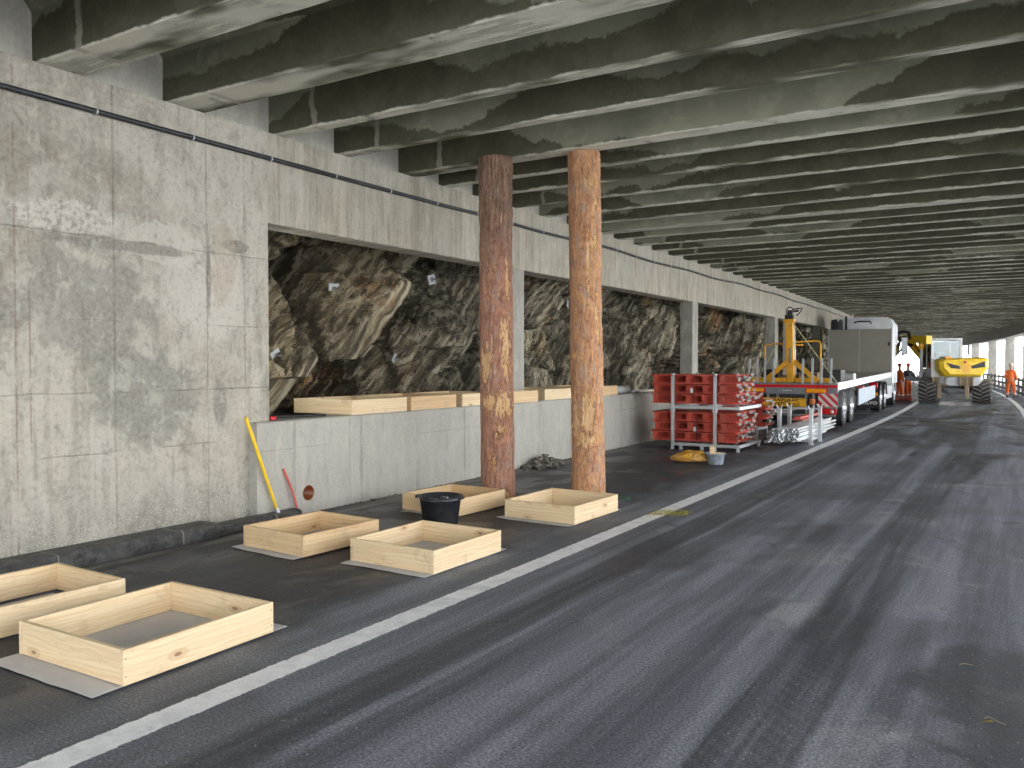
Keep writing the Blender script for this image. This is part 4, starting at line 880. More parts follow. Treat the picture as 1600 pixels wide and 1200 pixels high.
# rear: red band, dark bumper beam, amber reflectors, striped boards, lamps
m = MB(); m.box((-HW, -.03, 1.115), (HW, .028, 1.19), bev=.006); m.build('red_band', M['lampred'], TR)
m = MB(); m.box((-HW, -.02, 1.192), (HW, .028, 1.235)); m.box((-HW, -.015, .955), (HW, .028, 1.113)); m.box((-.68, -.04, .93), (.5, -.016, .955)); m.build('rear_beam', M['grey'], TR)
m = MB(); m.box((-.22, -.018, 1.02), (.04, -.0155, 1.035)); m.build('maker_plate', M['reflect'], TR)
for x in (-.96, .72):
    m = MB(); m.box((x-.31, -.035, .965), (x+.28, -.0165, 1.10), bev=.004); e = m.build('side_reflector', M['lampred'], TR)
    m = MB(); m.box((x-.29, -.045, .98), (x+.235, -.0365, 1.087), bev=.003); m.build('amber_panel', M['amber'], e)
g = G('red white diagonal stripes'); p = g.obj(); x_, _, z_ = g.xyz(p); fr = g.m('FRACT', g.m('DIVIDE', g.m('ADD', x_, z_), .22)); M['stripe'] = g.done(g.mix(g.step(fr, .49, .51), (.66, .62, .53), (.60, .02, .05)), .45)
g = G('red white diagonal stripes mirrored'); p = g.obj(); x_, _, z_ = g.xyz(p); fr = g.m('FRACT', g.m('DIVIDE', g.m('SUBTRACT', x_, z_), .22)); M['stripe2'] = g.done(g.mix(g.step(fr, .49, .51), (.66, .62, .53), (.60, .02, .05)), .45)
for s in (-1, 1):
    m = MB(); a, b = (s*HW, s*(HW-.50)); m.box((min(a, b), -.01, .59), (max(a, b), .01, .952)); m.build('warning_board', M['stripe'] if s > 0 else M['stripe2'], TR)
    m = MB(); m.box((min(a, b), -.03, .55), (max(a, b), .03, .582)); m.build('lamp_bracket', M['grey'], TR)
    m = MB(); m.box((min(a, b)+.02, -.05, .39), (max(a, b)-.02, .03, .54), bev=.012); e = m.build('tail_lamp', M['lampred'], TR)
    m = MB(); m.lathe([(0, -.058), (.045, -.058), (.05, -.05), (.05, -.047)], (s*(HW-.13), 0, .465), 'y', 14); m.build('reverse_lens', M['reflect'], e)
m = MB(); m.box((-1.2, -.005, .32), (1.2, .05, .38), bev=.006)
for x in (-.62, -.35, .42, .62): m.box((x-.03, .0, .385), (x+.03, .05, .95))
m.build('underrun_bar', M['steel'], TR)
g = G('dark recess plate'); m = MB(); m.box((-.74, .06, .56), (.74, .09, .95)); m.build('rear_plate', M['dark'], TR)
m = MB(); m.box((-.74, -.07, .585), (.44, -.055, .82)); sg = m.build('yellow_sign', plain('sign yellow', (.86, .45, .02), .4, var=.06), TR, rot=(0, 0, 0))
M['ink'] = plain('black lettering', (.012, .012, .012), .5)
text_mesh('lettering', 'TRASPORTO', .115, M['ink'], sg, (-.15, -.0715, .76), (math.pi/2, 0, 0), 1.15); text_mesh('lettering', 'ECCEZIONALE', .115, M['ink'], sg, (-.15, -.0715, .645), (math.pi/2, 0, 0), 1.1)
m = MB(); m.bar((-.74, -.0735, .60), (.44, -.0735, .815), .012, .004, up=(0, 1, 0)); m.build('cross_bar', M['ink'], sg)
m = MB(); m.box((-.50, -.06, .40), (.06, -.05, .505)); pl_ = m.build('number_plate', plain('plate white', (.74, .74, .72), .4, var=.03), TR)
text_mesh('lettering', 'TI 52405', .095, M['ink'], pl_, (-.19, -.0615, .452), (math.pi/2, 0, 0), 1.05)
m = MB(); m.box((-.485, -.0625, .42), (-.43, -.0605, .485)); m.build('red_emblem', M['lampred'], pl_)
m = MB(); m.lathe([(0, -.075), (.05, -.07), (.075, -.03), (.08, .06), (.07, .085), (0, .09)], (.60, -.06, .72), 'z', 14); m.build('beacon', plain('orange rubber ball', (.62, .20, .05), .6), TR)
m = MB(); m.box((1.19, .0, 1.0), (1.275, .03, 1.24)); m.build('corner_post', M['reflect'], TR)
# stakes standing along the rear edge
for x in (-1.19, -.96, -.74, -.50, .30, .56, .80, 1.05):
    m = MB(); m.bar((x, .14, 1.22), (x+.006, .14, 1.92), .055, .03, up=(0, 1, 0)); m.box((x-.035, .12, 1.236), (x+.035, .17, 1.30)); m.build('stake', M['lgrey'], TR)
# wheels
def wheel(parent, x, y, r, w, side, rimmat=M['alu'], name='wheel', z=None):
    z = r if z is None else z; n = 36
    m = MB(); prof = [(r*.56, -w/2+.02), (r*.80, -w/2), (r*.95, -w/2+.012), (r, -w/2+.04), (r, -w*.27), (r*.985, -w*.265), (r*.985, -w*.24), (r, -w*.235), (r, -.012), (r*.985, -.008), (r*.985, .008), (r, .012), (r, w*.235), (r*.985, w*.24), (r*.985, w*.265), (r, w*.27), (r, w/2-.04), (r*.95, w/2-.012), (r*.80, w/2), (r*.56, w/2-.02)]
    m.lathe(prof, (0, 0, 0), 'x', n); T_ = m.build(name, M['tyre'], parent, (x, y, z))
    m = MB(); o = side*(w/2)
    m.lathe([(r*.565, o-side*.015), (r*.53, o-side*.03), (r*.50, o-side*.13), (r*.34, o-side*.10), (r*.30, o-side*.04), (r*.22, o-side*.02), (r*.18, o+side*.03), (.0, o+side*.035)], (0, 0, 0), 'x', 28)
    for k in range(10): a = 2*math.pi*k/10; m.cyl((o-side*.05, math.cos(a)*r*.33, math.sin(a)*r*.33), (o-side*.012, math.cos(a)*r*.33, math.sin(a)*r*.33), .014, n=6)
    m.build('rim', rimmat, T_); return T_
def guard(parent, x0, x1, y, r, a0=-15, a1=195, name='mudguard', mat=None):
    m = MB(); n = 20; vs = []
    for k in range(n+1):
        a = R(a0+(a1-a0)*k/n)
        for rr in (r, r+.018):
            for x in (x0, x1): vs.append((x, y+math.cos(a)*rr, .5+math.sin(a)*rr))
    fs = []
    for k in range(n):
        o = 4*k; fs += [(o, o+1, o+5, o+4), (o+2, o+6, o+7, o+3), (o, o+4, o+6, o+2), (o+1, o+3, o+7, o+5)]
    m.add(vs, fs+[(0, 2, 3, 1), (4*n, 4*n+1, 4*n+3, 4*n+2)]); return m.build(name, mat or M['grey'], parent)
for y in (1.35, 2.75):
    for s in (-1, 1):
        wheel(TR, s*1.07, y, .5, .34, s); guard(TR, s*.88, s*1.25, y, .555, -8, 188)
        m = MB(); a, b = sorted((s*.88, s*1.25)); m.box((a, y-.62, .2), (b, y-.60, .55)); m.build('mud_flap', M['black'], TR)
    m = MB(); m.cyl((-.9, y, .5), (.9, y, .5), .07, n=10); m.build('axle', M['dark'], TR)
M['panel'] = plain('blue grey panel', (.44, .52, .60), .45, dirt=.2)
for s in (-1, 1):
    m = MB(); m.add([(s*1.20, 4.2, .46), (s*1.20, 8.3, .56), (s*1.20, 8.3, 1.0), (s*1.20, 4.2, .97), (s*1.235, 4.2, .46), (s*1.235, 8.3, .56), (s*1.235, 8.3, 1.0), (s*1.235, 4.2, .97)], [(0, 1, 2, 3), (4, 5, 6, 7), (0, 1, 5, 4), (1, 2, 6, 5), (2, 3, 7, 6), (3, 0, 4, 7)]); m.build('side_panel', M['panel'], TR)
m = MB(); m.box((1.0, 5.4, .75), (1.19, 5.9, 1.03), bev=.02); m.build('red_box', M['redpale'], TR)
m = MB(); m.cyl((.6, 6.2, .85), (.6, 8.2, .85), .17, n=14); m.cyl((-.6, 6.2, .85), (-.6, 8.2, .85), .17, n=14); m.build('air_tank', M['dark'], TR)
m = MB()
for k in range(7): m.tube([(.3+.1*k, 8.7+.1*k, 1.1), (.35+.1*k, 8.9+.1*k, .85-.02*k), (.32+.1*k, 9.2+.1*k, 1.05)], .02, 6)
m.build('air_hoses', M['black'], TR)
# tractor unit: flaps, lamps, wheels
m = MB(); m.box((.52, 9.35, .13), (1.24, 9.37, .52), bev=.004); fp = m.build('mud_flap', M['black'], TR)
text_mesh('lettering', 'VOLVO', .155, M['reflect'], fp, (.86, 9.345, .31), (math.pi/2, 0, 0), 1.25)
m = MB(); m.box((-1.24, 9.35, .16), (-.52, 9.37, .52), bev=.004); m.build('mud_flap', M['black'], TR)
for s in (-1, 1):
    m = MB(); a, b = sorted((s*.93, s*1.2)); m.box((a, 9.25, .86), (b, 9.34, 1.07), bev=.015); m.build('tail_lamp', M['lampred'], TR)
    m = MB(); m.box((a, 9.26, .58), (b, 9.34, .70), bev=.01); m.build('side_reflector', M['amber'], TR)
for y in (10.05, 11.45, 14.9):
    for s in (-1, 1):
        wheel(TR, s*1.06, y, .5, .36, s); guard(TR, s*.86, s*1.25, y, .56, 5, 175, mat=M['black'] if y < 14 else M['white'])
m = MB(); m.box((-.5, 9.3, .55), (.5, 15.5, .80)); m.build('tractor_frame', M['dark'], TR)
for s in (-1, 1):
    m = MB(); a, b = sorted((s*.75, s*1.2)); m.box((a, 12.1, .35), (b, 14.2, .85), bev=.04); m.build('fuel_tank', M['white'], TR)
# bulkhead
g = G('grey ribbed bulkhead'); p = g.obj(); x_, _, z_ = g.xyz(p); ln = g.m('SUBTRACT', 1., g.step(g.m('FRACT', g.m('DIVIDE', z_, .045)), .0, .2)); M['bulk'] = g.done(g.mix(g.mul(ln, .5), g.mix(g.noise(p, 2, 6, .65), (.24, .225, .185), (.33, .31, .26)), (.15, .14, .12)), .7, metal=.1, bump=ln, strength=.3, dist=.01)
bz = dz(LEN); m = MB(); m.box((-1.21, LEN, bz), (1.21, LEN+.06, bz+1.80), bev=.006); bh = m.build('bulkhead', M['bulk'], TR)
m = MB(); m.box((-1.25, LEN-.01, bz-.05), (-1.212, LEN+.09, bz+1.84)); m.box((1.212, LEN-.01, bz-.05), (1.25, LEN+.09, bz+1.84)); m.box((-.012, LEN-.008, bz), (.012, LEN-.001, bz+1.8)); m.build('bulkhead_frame', M['lgrey'], TR)
m = MB(); m.box((1.10, LEN-.03, bz+1.1), (1.18, LEN-.001, bz+1.25)); m.build('latch', M['black'], TR)
# cab
def cabshape(m, hw, y0, y1, z0, z1, rad):
    poly = [(-hw, z0), (hw, z0)]
    for k in range(9): a = R(90*k/8); poly.append((hw-rad+math.cos(a)*rad, z1-rad*.7+math.sin(a)*rad*.7))
    for k in range(9): a = R(90+90*k/8); poly.append((-hw+rad+math.cos(a)*rad, z1-rad*.7+math.sin(a)*rad*.7))
    n = len(poly); rings = [(y0, .985), (y0+.05, 1), (y1-.55, 1), (y1-.12, .97), (y1, .90)]; vs = []
    for y, s in rings: vs += [(x*s, y, z0+(z-z0)*(s if y > y1-.5 else 1)) for x, z in poly]
    m.add(vs, [(j*n+i, j*n+(i+1) % n, (j+1)*n+(i+1) % n, (j+1)*n+i) for j in range(len(rings)-1) for i in range(n)]+[tuple(range(n)), tuple(range((len(rings)-1)*n, len(rings)*n))]); return m
m = MB(); cabshape(m, 1.24, 14.05, 16.35, .95, 3.62, .36); m.build('cab', M['white'], TR)
m = MB(); cabshape(m, 1.15, 14.3, 16.1, 3.56, 3.74, .3); m.build('roof_spoiler', M['white'], TR)
m = MB(); m.box((1.241, 15.1, 1.9), (1.25, 16.0, 2.7)); m.box((-1.25, 15.1, 1.9), (-1.241, 16.0, 2.7)); m.box((-1.0, 16.36, 1.9), (1.0, 16.37, 2.8)); m.build('window', M['glass2'], TR)
m = MB(); m.box((-1.18, 13.62, 2.6), (-.72, 14.0, 3.66), bev=.12); m.box((-.60, 13.65, 2.9), (-.52, 13.75, 3.78)); m.build('air_intake', M['black'], TR)
m = MB(); m.tube([(-.35, 14.02, 3.5), (-.1, 13.98, 3.56), (.35, 13.98, 3.55), (.4, 13.98, 3.45)], .03, 8); m.build('cable_loom', M['black'], TR)
m = MB(); m.box((-.9, 13.63, 3.2), (-.84, 13.69, 3.75)); m.box((-.33, 13.65, 3.3), (-.27, 13.7, 3.86)); m.build('stack_pipe', M['alu'], TR)
for s in (-1, 1):
    m = MB(); a, b = sorted((s*1.38, s*1.62)); m.box((a, 16.0, 2.15), (b, 16.12, 2.95), bev=.04); m.bar((s*1.2, 16.1, 2.9), (s*1.5, 16.06, 2.98), .03, .03); m.bar((s*1.2, 16.1, 2.2), (s*1.5, 16.06, 2.12), .03, .03); e = m.build('mirror', M['black'], TR)
    m = MB(); a, b = sorted((s*1.40, s*1.60)); m.box((a, 15.985, 2.2), (b, 15.999, 2.9)); m.build('mirror_glass', M['galv'], e)
# loads: metal box and timber on the deck
m = MB(); m.box((.25, 2.6, dz(2.6)), (.62, 3.1, dz(2.6)+.20), bev=.01); tag(m.build('steel_crate', M['lgrey'], None), 'small grey steel crate on the deck behind the yellow frame', 'crate'); bpy.data.objects['steel_crate'].matrix_world = TR.matrix_basis @ Matrix.Translation((.55, .9, 0))
m = MB(); m.box((-1.15, 1.5, dz(1.5)), (1.1, 2.3, dz(1.5)+.34), bev=.02); o = tag(m.build('dark_crate', M['dark'], None), 'long dark low crate lying across the deck behind the yellow frame', 'crate'); o.matrix_world = TR.matrix_basis.copy()
for k, x in enumerate((-.56, .04)):
    m = MB(); zz = dz(1.5); m.box((x, .95, zz), (x+.52, 1.35, zz+.14), bev=.006); m.box((x, .93, zz+.145), (x+.52, 1.37, zz+.165)); m.box((x, .93, zz+.24), (x+.52, 1.37, zz+.26)); m.box((x, .95, zz+.17), (x+.03, 1.35, zz+.235)); m.box((x+.49, .95, zz+.17), (x+.52, 1.35, zz+.235))
    o = tag(m.build('weathered_pallet', M['tan'], None), 'rusty brown pallet frame on the deck %s of the yellow mast' % ('left' if k == 0 else 'right'), 'pallet'); o.matrix_world = TR.matrix_basis.copy()
# yellow lifting frame standing on the deck
YL = thing('lifting_frame', 'yellow steel mast with braced feet and a tubular guard on the lorry deck', 'lifting frame', (0, 0, 0)); YL.matrix_world = TR.matrix_basis @ Matrix.Translation((-.10, .55, dz(.5)))
m = MB(); m.bar((0, 0, 0), (-.06, 0, 1.78), .20, .16, up=(0, 1, 0), bev=.008); m.bar((-.06, 0, 1.70), (-.063, 0, 1.80), .30, .22, up=(0, 1, 0), bev=.01); m.build('mast', M['orangey'], YL)
m = MB(); m.box((-.045, -.095, .55), (.015, -.085, .98)); m.box((-.06, -.1, 1.60), (.0, -.085, 1.64)); m.build('mast_marks', M['steel'], YL)
m = MB()
for s in (-1, 1): m.bar((s*.08, -.02, .60), (s*.66, -.02, .10), .13, .10, up=(0, 1, 0), bev=.006)
m.build('brace', M['orangey'], YL)
m = MB(); m.box((-1.12, -.10, 0), (-.12, .08, .13), bev=.008); m.box((.12, -.10, 0), (1.10, .08, .13), bev=.008); m.build('foot_beam', M['orangey'], YL)
m = MB(); m.tube([(-.76, .16, .1), (-.78, .16, 1.0), (-.76, .16, 1.07), (-.70, .16, 1.09), (-.05, .16, 1.14), (.66, .16, 1.18), (.74, .16, 1.16), (.77, .16, 1.08), (.79, .16, .1)], .024, 8); m.box((-.3, .12, 1.04), (.3, .16, 1.09)); m.build('guard_tube', M['orangey'], YL)
m = MB(); m.bar((-.20, .13, .2), (-.20, .13, 1.75), .10, .06, up=(0, 1, 0)); m.bar((.10, .1, .2), (.05, .1, 1.66), .05, .04, up=(0, 1, 0)); m.build('white_post', M['white'], YL)
m = MB(); m.box((-.17, -.1, 1.80), (.06, .1, 1.93), bev=.02); m.box((-.10, -.08, 1.92), (.04, .08, 2.06), bev=.02); m.tube([(-.12, -.02, 1.93), (-.14, -.02, 2.07), (-.06, -.02, 2.15), (.03, -.02, 2.12), (.06, -.02, 2.02)], .016, 7); m.tube([(.04, 0, 2.08), (.18, 0, 2.10), (.30, 0, 2.11), (.22, 0, 1.98), (.14, 0, 1.90)], .018, 7); m.tube([(.06, 0, 2.02), (.2, 0, 2.04)], .03, 7); m.build('gripper_head', M['black'], YL)
mw = YL.matrix_world
def strap(label, p, q):
    m = MB(); p = mw @ Vector(p); q = mw @ Vector(q); m.bar(p, q, .028, .006, up=(0, 1, 0)); tag(m.build('tension_strap', M['strap']), label, 'strap', 'straps bracing the yellow mast')
M['strap'] = plain('pale yellow webbing', (.62, .62, .36), .7)
strap('pale strap from the yellow mast top down to the right side of the deck', (.06, .05, 1.66), (1.28, -.30, .03)); strap('pale strap from the yellow mast down to the left side of the deck', (-.22, .05, 1.45), (-1.1, .5, -.01))

# ------------------------------------------------------------------ wheeled excavator, front towards the camera (local -y)
EX = thing('wheeled_excavator', 'yellow wheeled excavator with huge ribbed tyres working behind the lorry', 'excavator', (-2.68, 42.6, 0), R(-1.5))
def bigwheel(x, y, r, w, side, lab=None):
    m = MB(); m.lathe([(r*.5, -w*.42), (r*.62, -w*.5), (r*.86, -w*.5), (r*.94, -w*.42), (r*.95, w*.42), (r*.86, w*.5), (r*.62, w*.5), (r*.5, w*.42)], (0, 0, 0), 'x', 32)
    m0 = m; m = MB(); n = 18
    for k in range(n):      # chevron lugs
        for s in (-1, 1):
            a0 = 2*math.pi*(k+(.5 if s > 0 else 0))/n; a1 = a0+.30
            pts = []
            for (xx, a) in ((.0, a0), (s*w*.25, a0+.15), (s*w*.50, a1)):
                for da in (-.055, .055):
                    for rr in (r*.93, r): pts.append((xx, math.cos(-a+da)*rr, math.sin(-a+da)*rr))
            fs = []
            for q in range(2):
                o = 4*q; fs += [(o, o+1, o+5, o+4), (o+2, o+6, o+7, o+3), (o+1, o+3, o+7, o+5), (o, o+4, o+6, o+2)]
            m.add(pts, fs+[(0, 2, 3, 1), (8, 9, 11, 10)])
    T_ = m0.build('wheel', M['tyre'], EX, (x, y, r-.015)); m.build('tread_lugs', M['tyre2'], T_)
    m = MB(); m.lathe([(r*.5, side*w*.40), (r*.46, side*w*.34), (r*.42, side*w*.2), (r*.2, side*w*.22), (.12, side*w*.32), (0, side*w*.33)], (0, 0, 0), 'x', 20); m.build('rim', M['tan'], T_)
M['tyre2'] = plain('dusty tyre rubber', (.21, .20, .185), .85, var=.25, dirt=.2, sc=6)
bigwheel(-1.02, -.35, .56, .72, -1); bigwheel(1.10, .2, .56, .72, 1); bigwheel(-1.15, 2.5, .55, .6, -1); bigwheel(.85, 2.7, .55, .6, 1)
m = MB(); m.bar((-.75, .15, .56), (.8, .5, .56), .24, .24, bev=.03); m.bar((-.8, 2.6, .56), (.6, 2.7, .56), .22, .22); m.bar((.0, .3, .72), (.0, 2.7, .72), .7, .3, bev=.03); m.box((-.45, -.15, .42), (.5, .25, .68), bev=.05); m.tube([(-.3, -.2, .55), (-.2, -.3, .38), (0, -.25, .35), (.2, -.2, .5)], .05, 7); m.build('undercarriage', M['steel'], EX)
for x, s in ((-.55, -1), (.55, 1)):     # raised stabiliser plates
    m = MB(); m.box((x-.27, -.66, .78), (x+.27, -.58, 1.16), bev=.01)
    for k in (-.24, 0, .24): m.box((x+k-.03, -.74, .78), (x+k+.03, -.661, 1.16), bev=.006)
    m.box((x-.08, -.62, .22), (x+.08, -.5, .80), bev=.015); m.bar((x, -.55, .75), (x*.8, .1, .7), .16, .18); m.build('stabiliser', M['tan'], EX)
UP = Matrix.Rotation(R(22), 4, 'Z')
def up_build(m, name, mat, parent=EX):
    o = m.build(name, mat, parent); o.data.transform(UP); return o
def loft(m, rings):
    n = len(rings[0]); vs = [v for r_ in rings for v in r_]; m.add(vs, [(j*n+i, j*n+(i+1) % n, (j+1)*n+(i+1) % n, (j+1)*n+i) for j in range(len(rings)-1) for i in range(n)]+[tuple(range(n)), tuple(range((len(rings)-1)*n, len(rings)*n))])
def rr_(x0, x1, z0, z1, y, b=.08): return [(x0+b, y, z0), (x1-b, y, z0), (x1, y, z0+b), (x1, y, z1-b), (x1-b, y, z1), (x0+b, y, z1), (x0, y, z1-b), (x0, y, z0+b)]
m = MB(); loft(m, [[(-.42, -.84, 1.30), (.78, -.84, 1.30), (1.02, -.84, 1.62), (1.04, -.80, 1.92), (.9, -.78, 1.99), (-.55, -.78, 1.93), (-.70, -.80, 1.86), (-.68, -.84, 1.60)], [(-.55, -.70, 1.20), (.9, -.70, 1.20), (1.16, -.70, 1.55), (1.20, -.66, 1.96), (1.05, -.64, 2.04), (-.65, -.64, 1.97), (-.84, -.66, 1.90), (-.82, -.70, 1.52)], [(-.62, -.3, 1.16), (.98, -.3, 1.16), (1.22, -.3, 1.5), (1.24, -.3, 1.98), (1.1, -.3, 2.06), (-.72, -.3, 1.99), (-.88, -.3, 1.92), (-.86, -.3, 1.5)], [(-.62, 1.2, 1.12), (.98, 1.2, 1.12), (1.2, 1.2, 1.4), (1.2, 1.2, 1.9), (1.1, 1.2, 1.98), (-.72, 1.2, 1.95), (-.86, 1.2, 1.88), (-.86, 1.2, 1.4)]]); hood = up_build(m, 'hood', M['yellow'])
m = MB(); loft(m, [rr_(-.50, .85, .78, 1.15, -.62, .1), rr_(-.72, 1.05, .80, 1.22, -.45, .08), rr_(-.8, 1.1, .80, 1.20, 1.1, .06)]); up_build(m, 'lower_body', M['lgrey'])
m = MB(); m.prism([(-.56, 1.80), (-.05, 1.66), (-.02, 1.53), (-.40, 1.56)], -.852, -.80, 'y'); up_build(m, 'grille', M['dark'], EX)
m = MB(); m.prism([(.42, 1.66), (.97, 1.86), (.99, 1.62), (.46, 1.54)], -.852, -.80, 'y'); up_build(m, 'grille', M['dark'], EX)
m = MB(); m.lathe([(0, -.872), (.05, -.868), (.06, -.85), (.06, -.8)], (.19, 0, 1.83), 'y', 16); up_build(m, 'badge', M['redpale'])
m = MB(); m.prism([(.08, 1.34), (.34, 1.34), (.42, 1.74), (.02, 1.74)], -.846, -.83, 'y'); up_build(m, 'nose_panel', M['orangey'])
# cab
cx0, cx1, cy0, cy1, cz0, cz1 = -.98, .22, -.1, 1.35, 1.15, 2.82
m = MB()
for (x, y) in ((cx0, cy0), (cx1, cy0), (cx0, cy1), (cx1, cy1), (cx0, .62)): m.bar((x, y, cz0), (x, y, cz1), .08, .08, up=(0, 1, 0), bev=.012)
m.box((cx0-.06, cy0-.06, cz1), (cx1+.06, cy1+.06, cz1+.10), bev=.03); m.box((cx0, cy0-.03, cz0), (cx1, cy0+.03, 1.98)); m.box((cx0-.03, cy0, cz0), (cx0+.03, cy1, 1.55)); up_build(m, 'cab_frame', M['white'])
m = MB(); m.box((cx0+.04, cy0-.012, 1.98), (cx1-.04, cy0+.012, cz1-.02)); up_build(m, 'windscreen', M['glass'])
m = MB(); m.box((cx0-.012, cy0+.04, 1.56), (cx0+.012, .58, cz1-.02)); m.box((cx0-.012, .66, 1.56), (cx0+.012, cy1-.04, cz1-.02)); m.box((cx1-.012, cy0+.04, 1.56), (cx1+.012, cy1-.04, cz1-.02)); m.box((cx0+.04, cy1-.012, 1.56), (cx1-.04, cy1+.012, cz1-.02)); up_build(m, 'door_glass', M['glass2'])
m = MB(); m.box((cx0+.3, .3, 1.5), (cx1-.3, .8, 2.3), bev=.06); up_build(m, 'seat', M['black'])
m = MB()
for k in range(4): m.box((cx0+.1+k*.28, cy0-.12, cz1+.02), (cx0+.24+k*.28, cy0-.061, cz1+.10), bev=.01)
up_build(m, 'work_lamp', M['reflect'])
m = MB(); m.bar((cx1, cy0, 2.6), (cx1+.30, cy0-.1, 2.6), .03, .03); m.box((cx1+.24, cy0-.16, 2.15), (cx1+.34, cy0-.08, 2.62), bev=.02); up_build(m, 'mirror', M['grey'])
m = MB(); m.box((-.55, -.55, 1.99), (-.30, -.35, 2.09), bev=.03); up_build(m, 'orange_box', M['amber'])
# boom, stick and hanging rod (in the machine's own frame)
m = MB()
for a, b, w, h in (((-.95, 1.7, 1.2), (-1.35, 1.5, 1.95), .34, .46), ((-1.35, 1.5, 1.9), (-2.1, 1.0, 2.95), .32, .44)): m.bar(a, b, w, h, up=(0, 1, 0), bev=.03)
m.build('boom', M['yellow'], EX)
m = MB(); m.bar((-2.25, .9, 2.95), (-1.00, -.6, 2.84), .26, .34, bev=.02); m.bar((-1.04, -.56, 2.85), (-.97, -.63, 2.845), .30, .38, bev=.01); m.build('stick', M['yellow'], EX)
m = MB(); m.tube([(-2.35, .9, 2.85), (-2.55, .8, 3.2), (-2.2, .5, 3.3), (-1.95, .3, 3.22), (-1.85, .2, 2.9)], .07, 8); m.tube([(-2.3, 1.0, 2.5), (-2.5, .8, 2.2), (-2.4, .9, 2.9)], .06, 8); m.tube([(-2.15, .8, 2.7), (-1.75, .5, 2.6), (-1.5, .6, 2.35)], .08, 8); m.build('hydraulic_hoses', M['black'], EX)
m = MB(); m.cyl((-1.35, -.2, 2.72), (-1.35, -.2, 2.42), .14, .09, 12); m.cyl((-1.75, .35, 2.6), (-1.2, 1.1, 1.9), .07, n=10); m.build('rotator', M['orangey'], EX)
m = MB(); m.cyl((-1.35, -.2, 2.45), (-1.38, -.2, 1.12), .055, n=12); m.cyl((-1.30, -.14, 2.4), (-1.31, -.14, 1.2), .03, n=8); m.build('hanging_rod', M['lgrey'], EX)
m = MB(); rg = random.Random(3)
for k in range(10): x = -1.9+.12*k; m.tube([(x, .5, 1.2+rg.uniform(0, .2)), (x+.05, .4, 1.38), (x+.12, .45, 1.15)], .03, 6)
m.box((-2.1, .55, .95), (-.9, .9, 1.15), bev=.02); m.build('valve_block', M['steel'], EX)
M['slurry'] = plain('grey slurry', (.14, .13, .12), .3, sc=2)
m = MB(); cc = Vector((-2.6, 41.6, .006)); out = []
for i in range(40):
    t = 2*math.pi*i/40; k = 1+.35*noise.noise(Vector((math.cos(t)*2, math.sin(t)*2, 4))); out.append((cc.x+math.cos(t)*1.1*k, cc.y+math.sin(t)*2.2*k, .006))
m.add(out, [tuple(range(40))]); tag(m.build('wet_slurry', M['slurry']), kind='structure')
# ------------------------------------------------------------------ people
def skinned(name, chains, mat, parent, sub=1, smooth=True):
    "chains: list of lists of (point, radius); the first point of later chains may equal an existing point to join there"
    vs, es, rs = [], [], []
    def idx(p):
        for i, v in enumerate(vs):
            if (v-p).length < 1e-5: return i
        return -1
    for ch in chains:
        prev = None
        for p, r in ch:
            p = Vector(p); i = idx(p)
            if i < 0: vs.append(p); rs.append(r if isinstance(r, tuple) else (r, r)); i = len(vs)-1
            if prev is not None: es.append((prev, i))
            prev = i
    me = bpy.data.meshes.new(name); me.from_pydata(vs, es, []); o = bpy.data.objects.new(name, me); COL.objects.link(o)
    bpy.context.view_layer.objects.active = o
    md = o.modifiers.new('s', 'SKIN'); md.use_smooth_shade = smooth; md.branch_smoothing = .4
    for i, r in enumerate(rs): me.skin_vertices[0].data[i].radius = r
    me.skin_vertices[0].data[0].use_root = True
    sb = o.modifiers.new('d', 'SUBSURF'); sb.levels = sub; sb.render_levels = sub
    bpy.context.view_layer.update(); m2 = bpy.data.meshes.new_from_object(o.evaluated_get(bpy.context.evaluated_depsgraph_get())); o.modifiers.clear(); o.data = m2; m2.name = name
    m2.materials.clear(); m2.materials.append(mat); o.parent = parent; return o
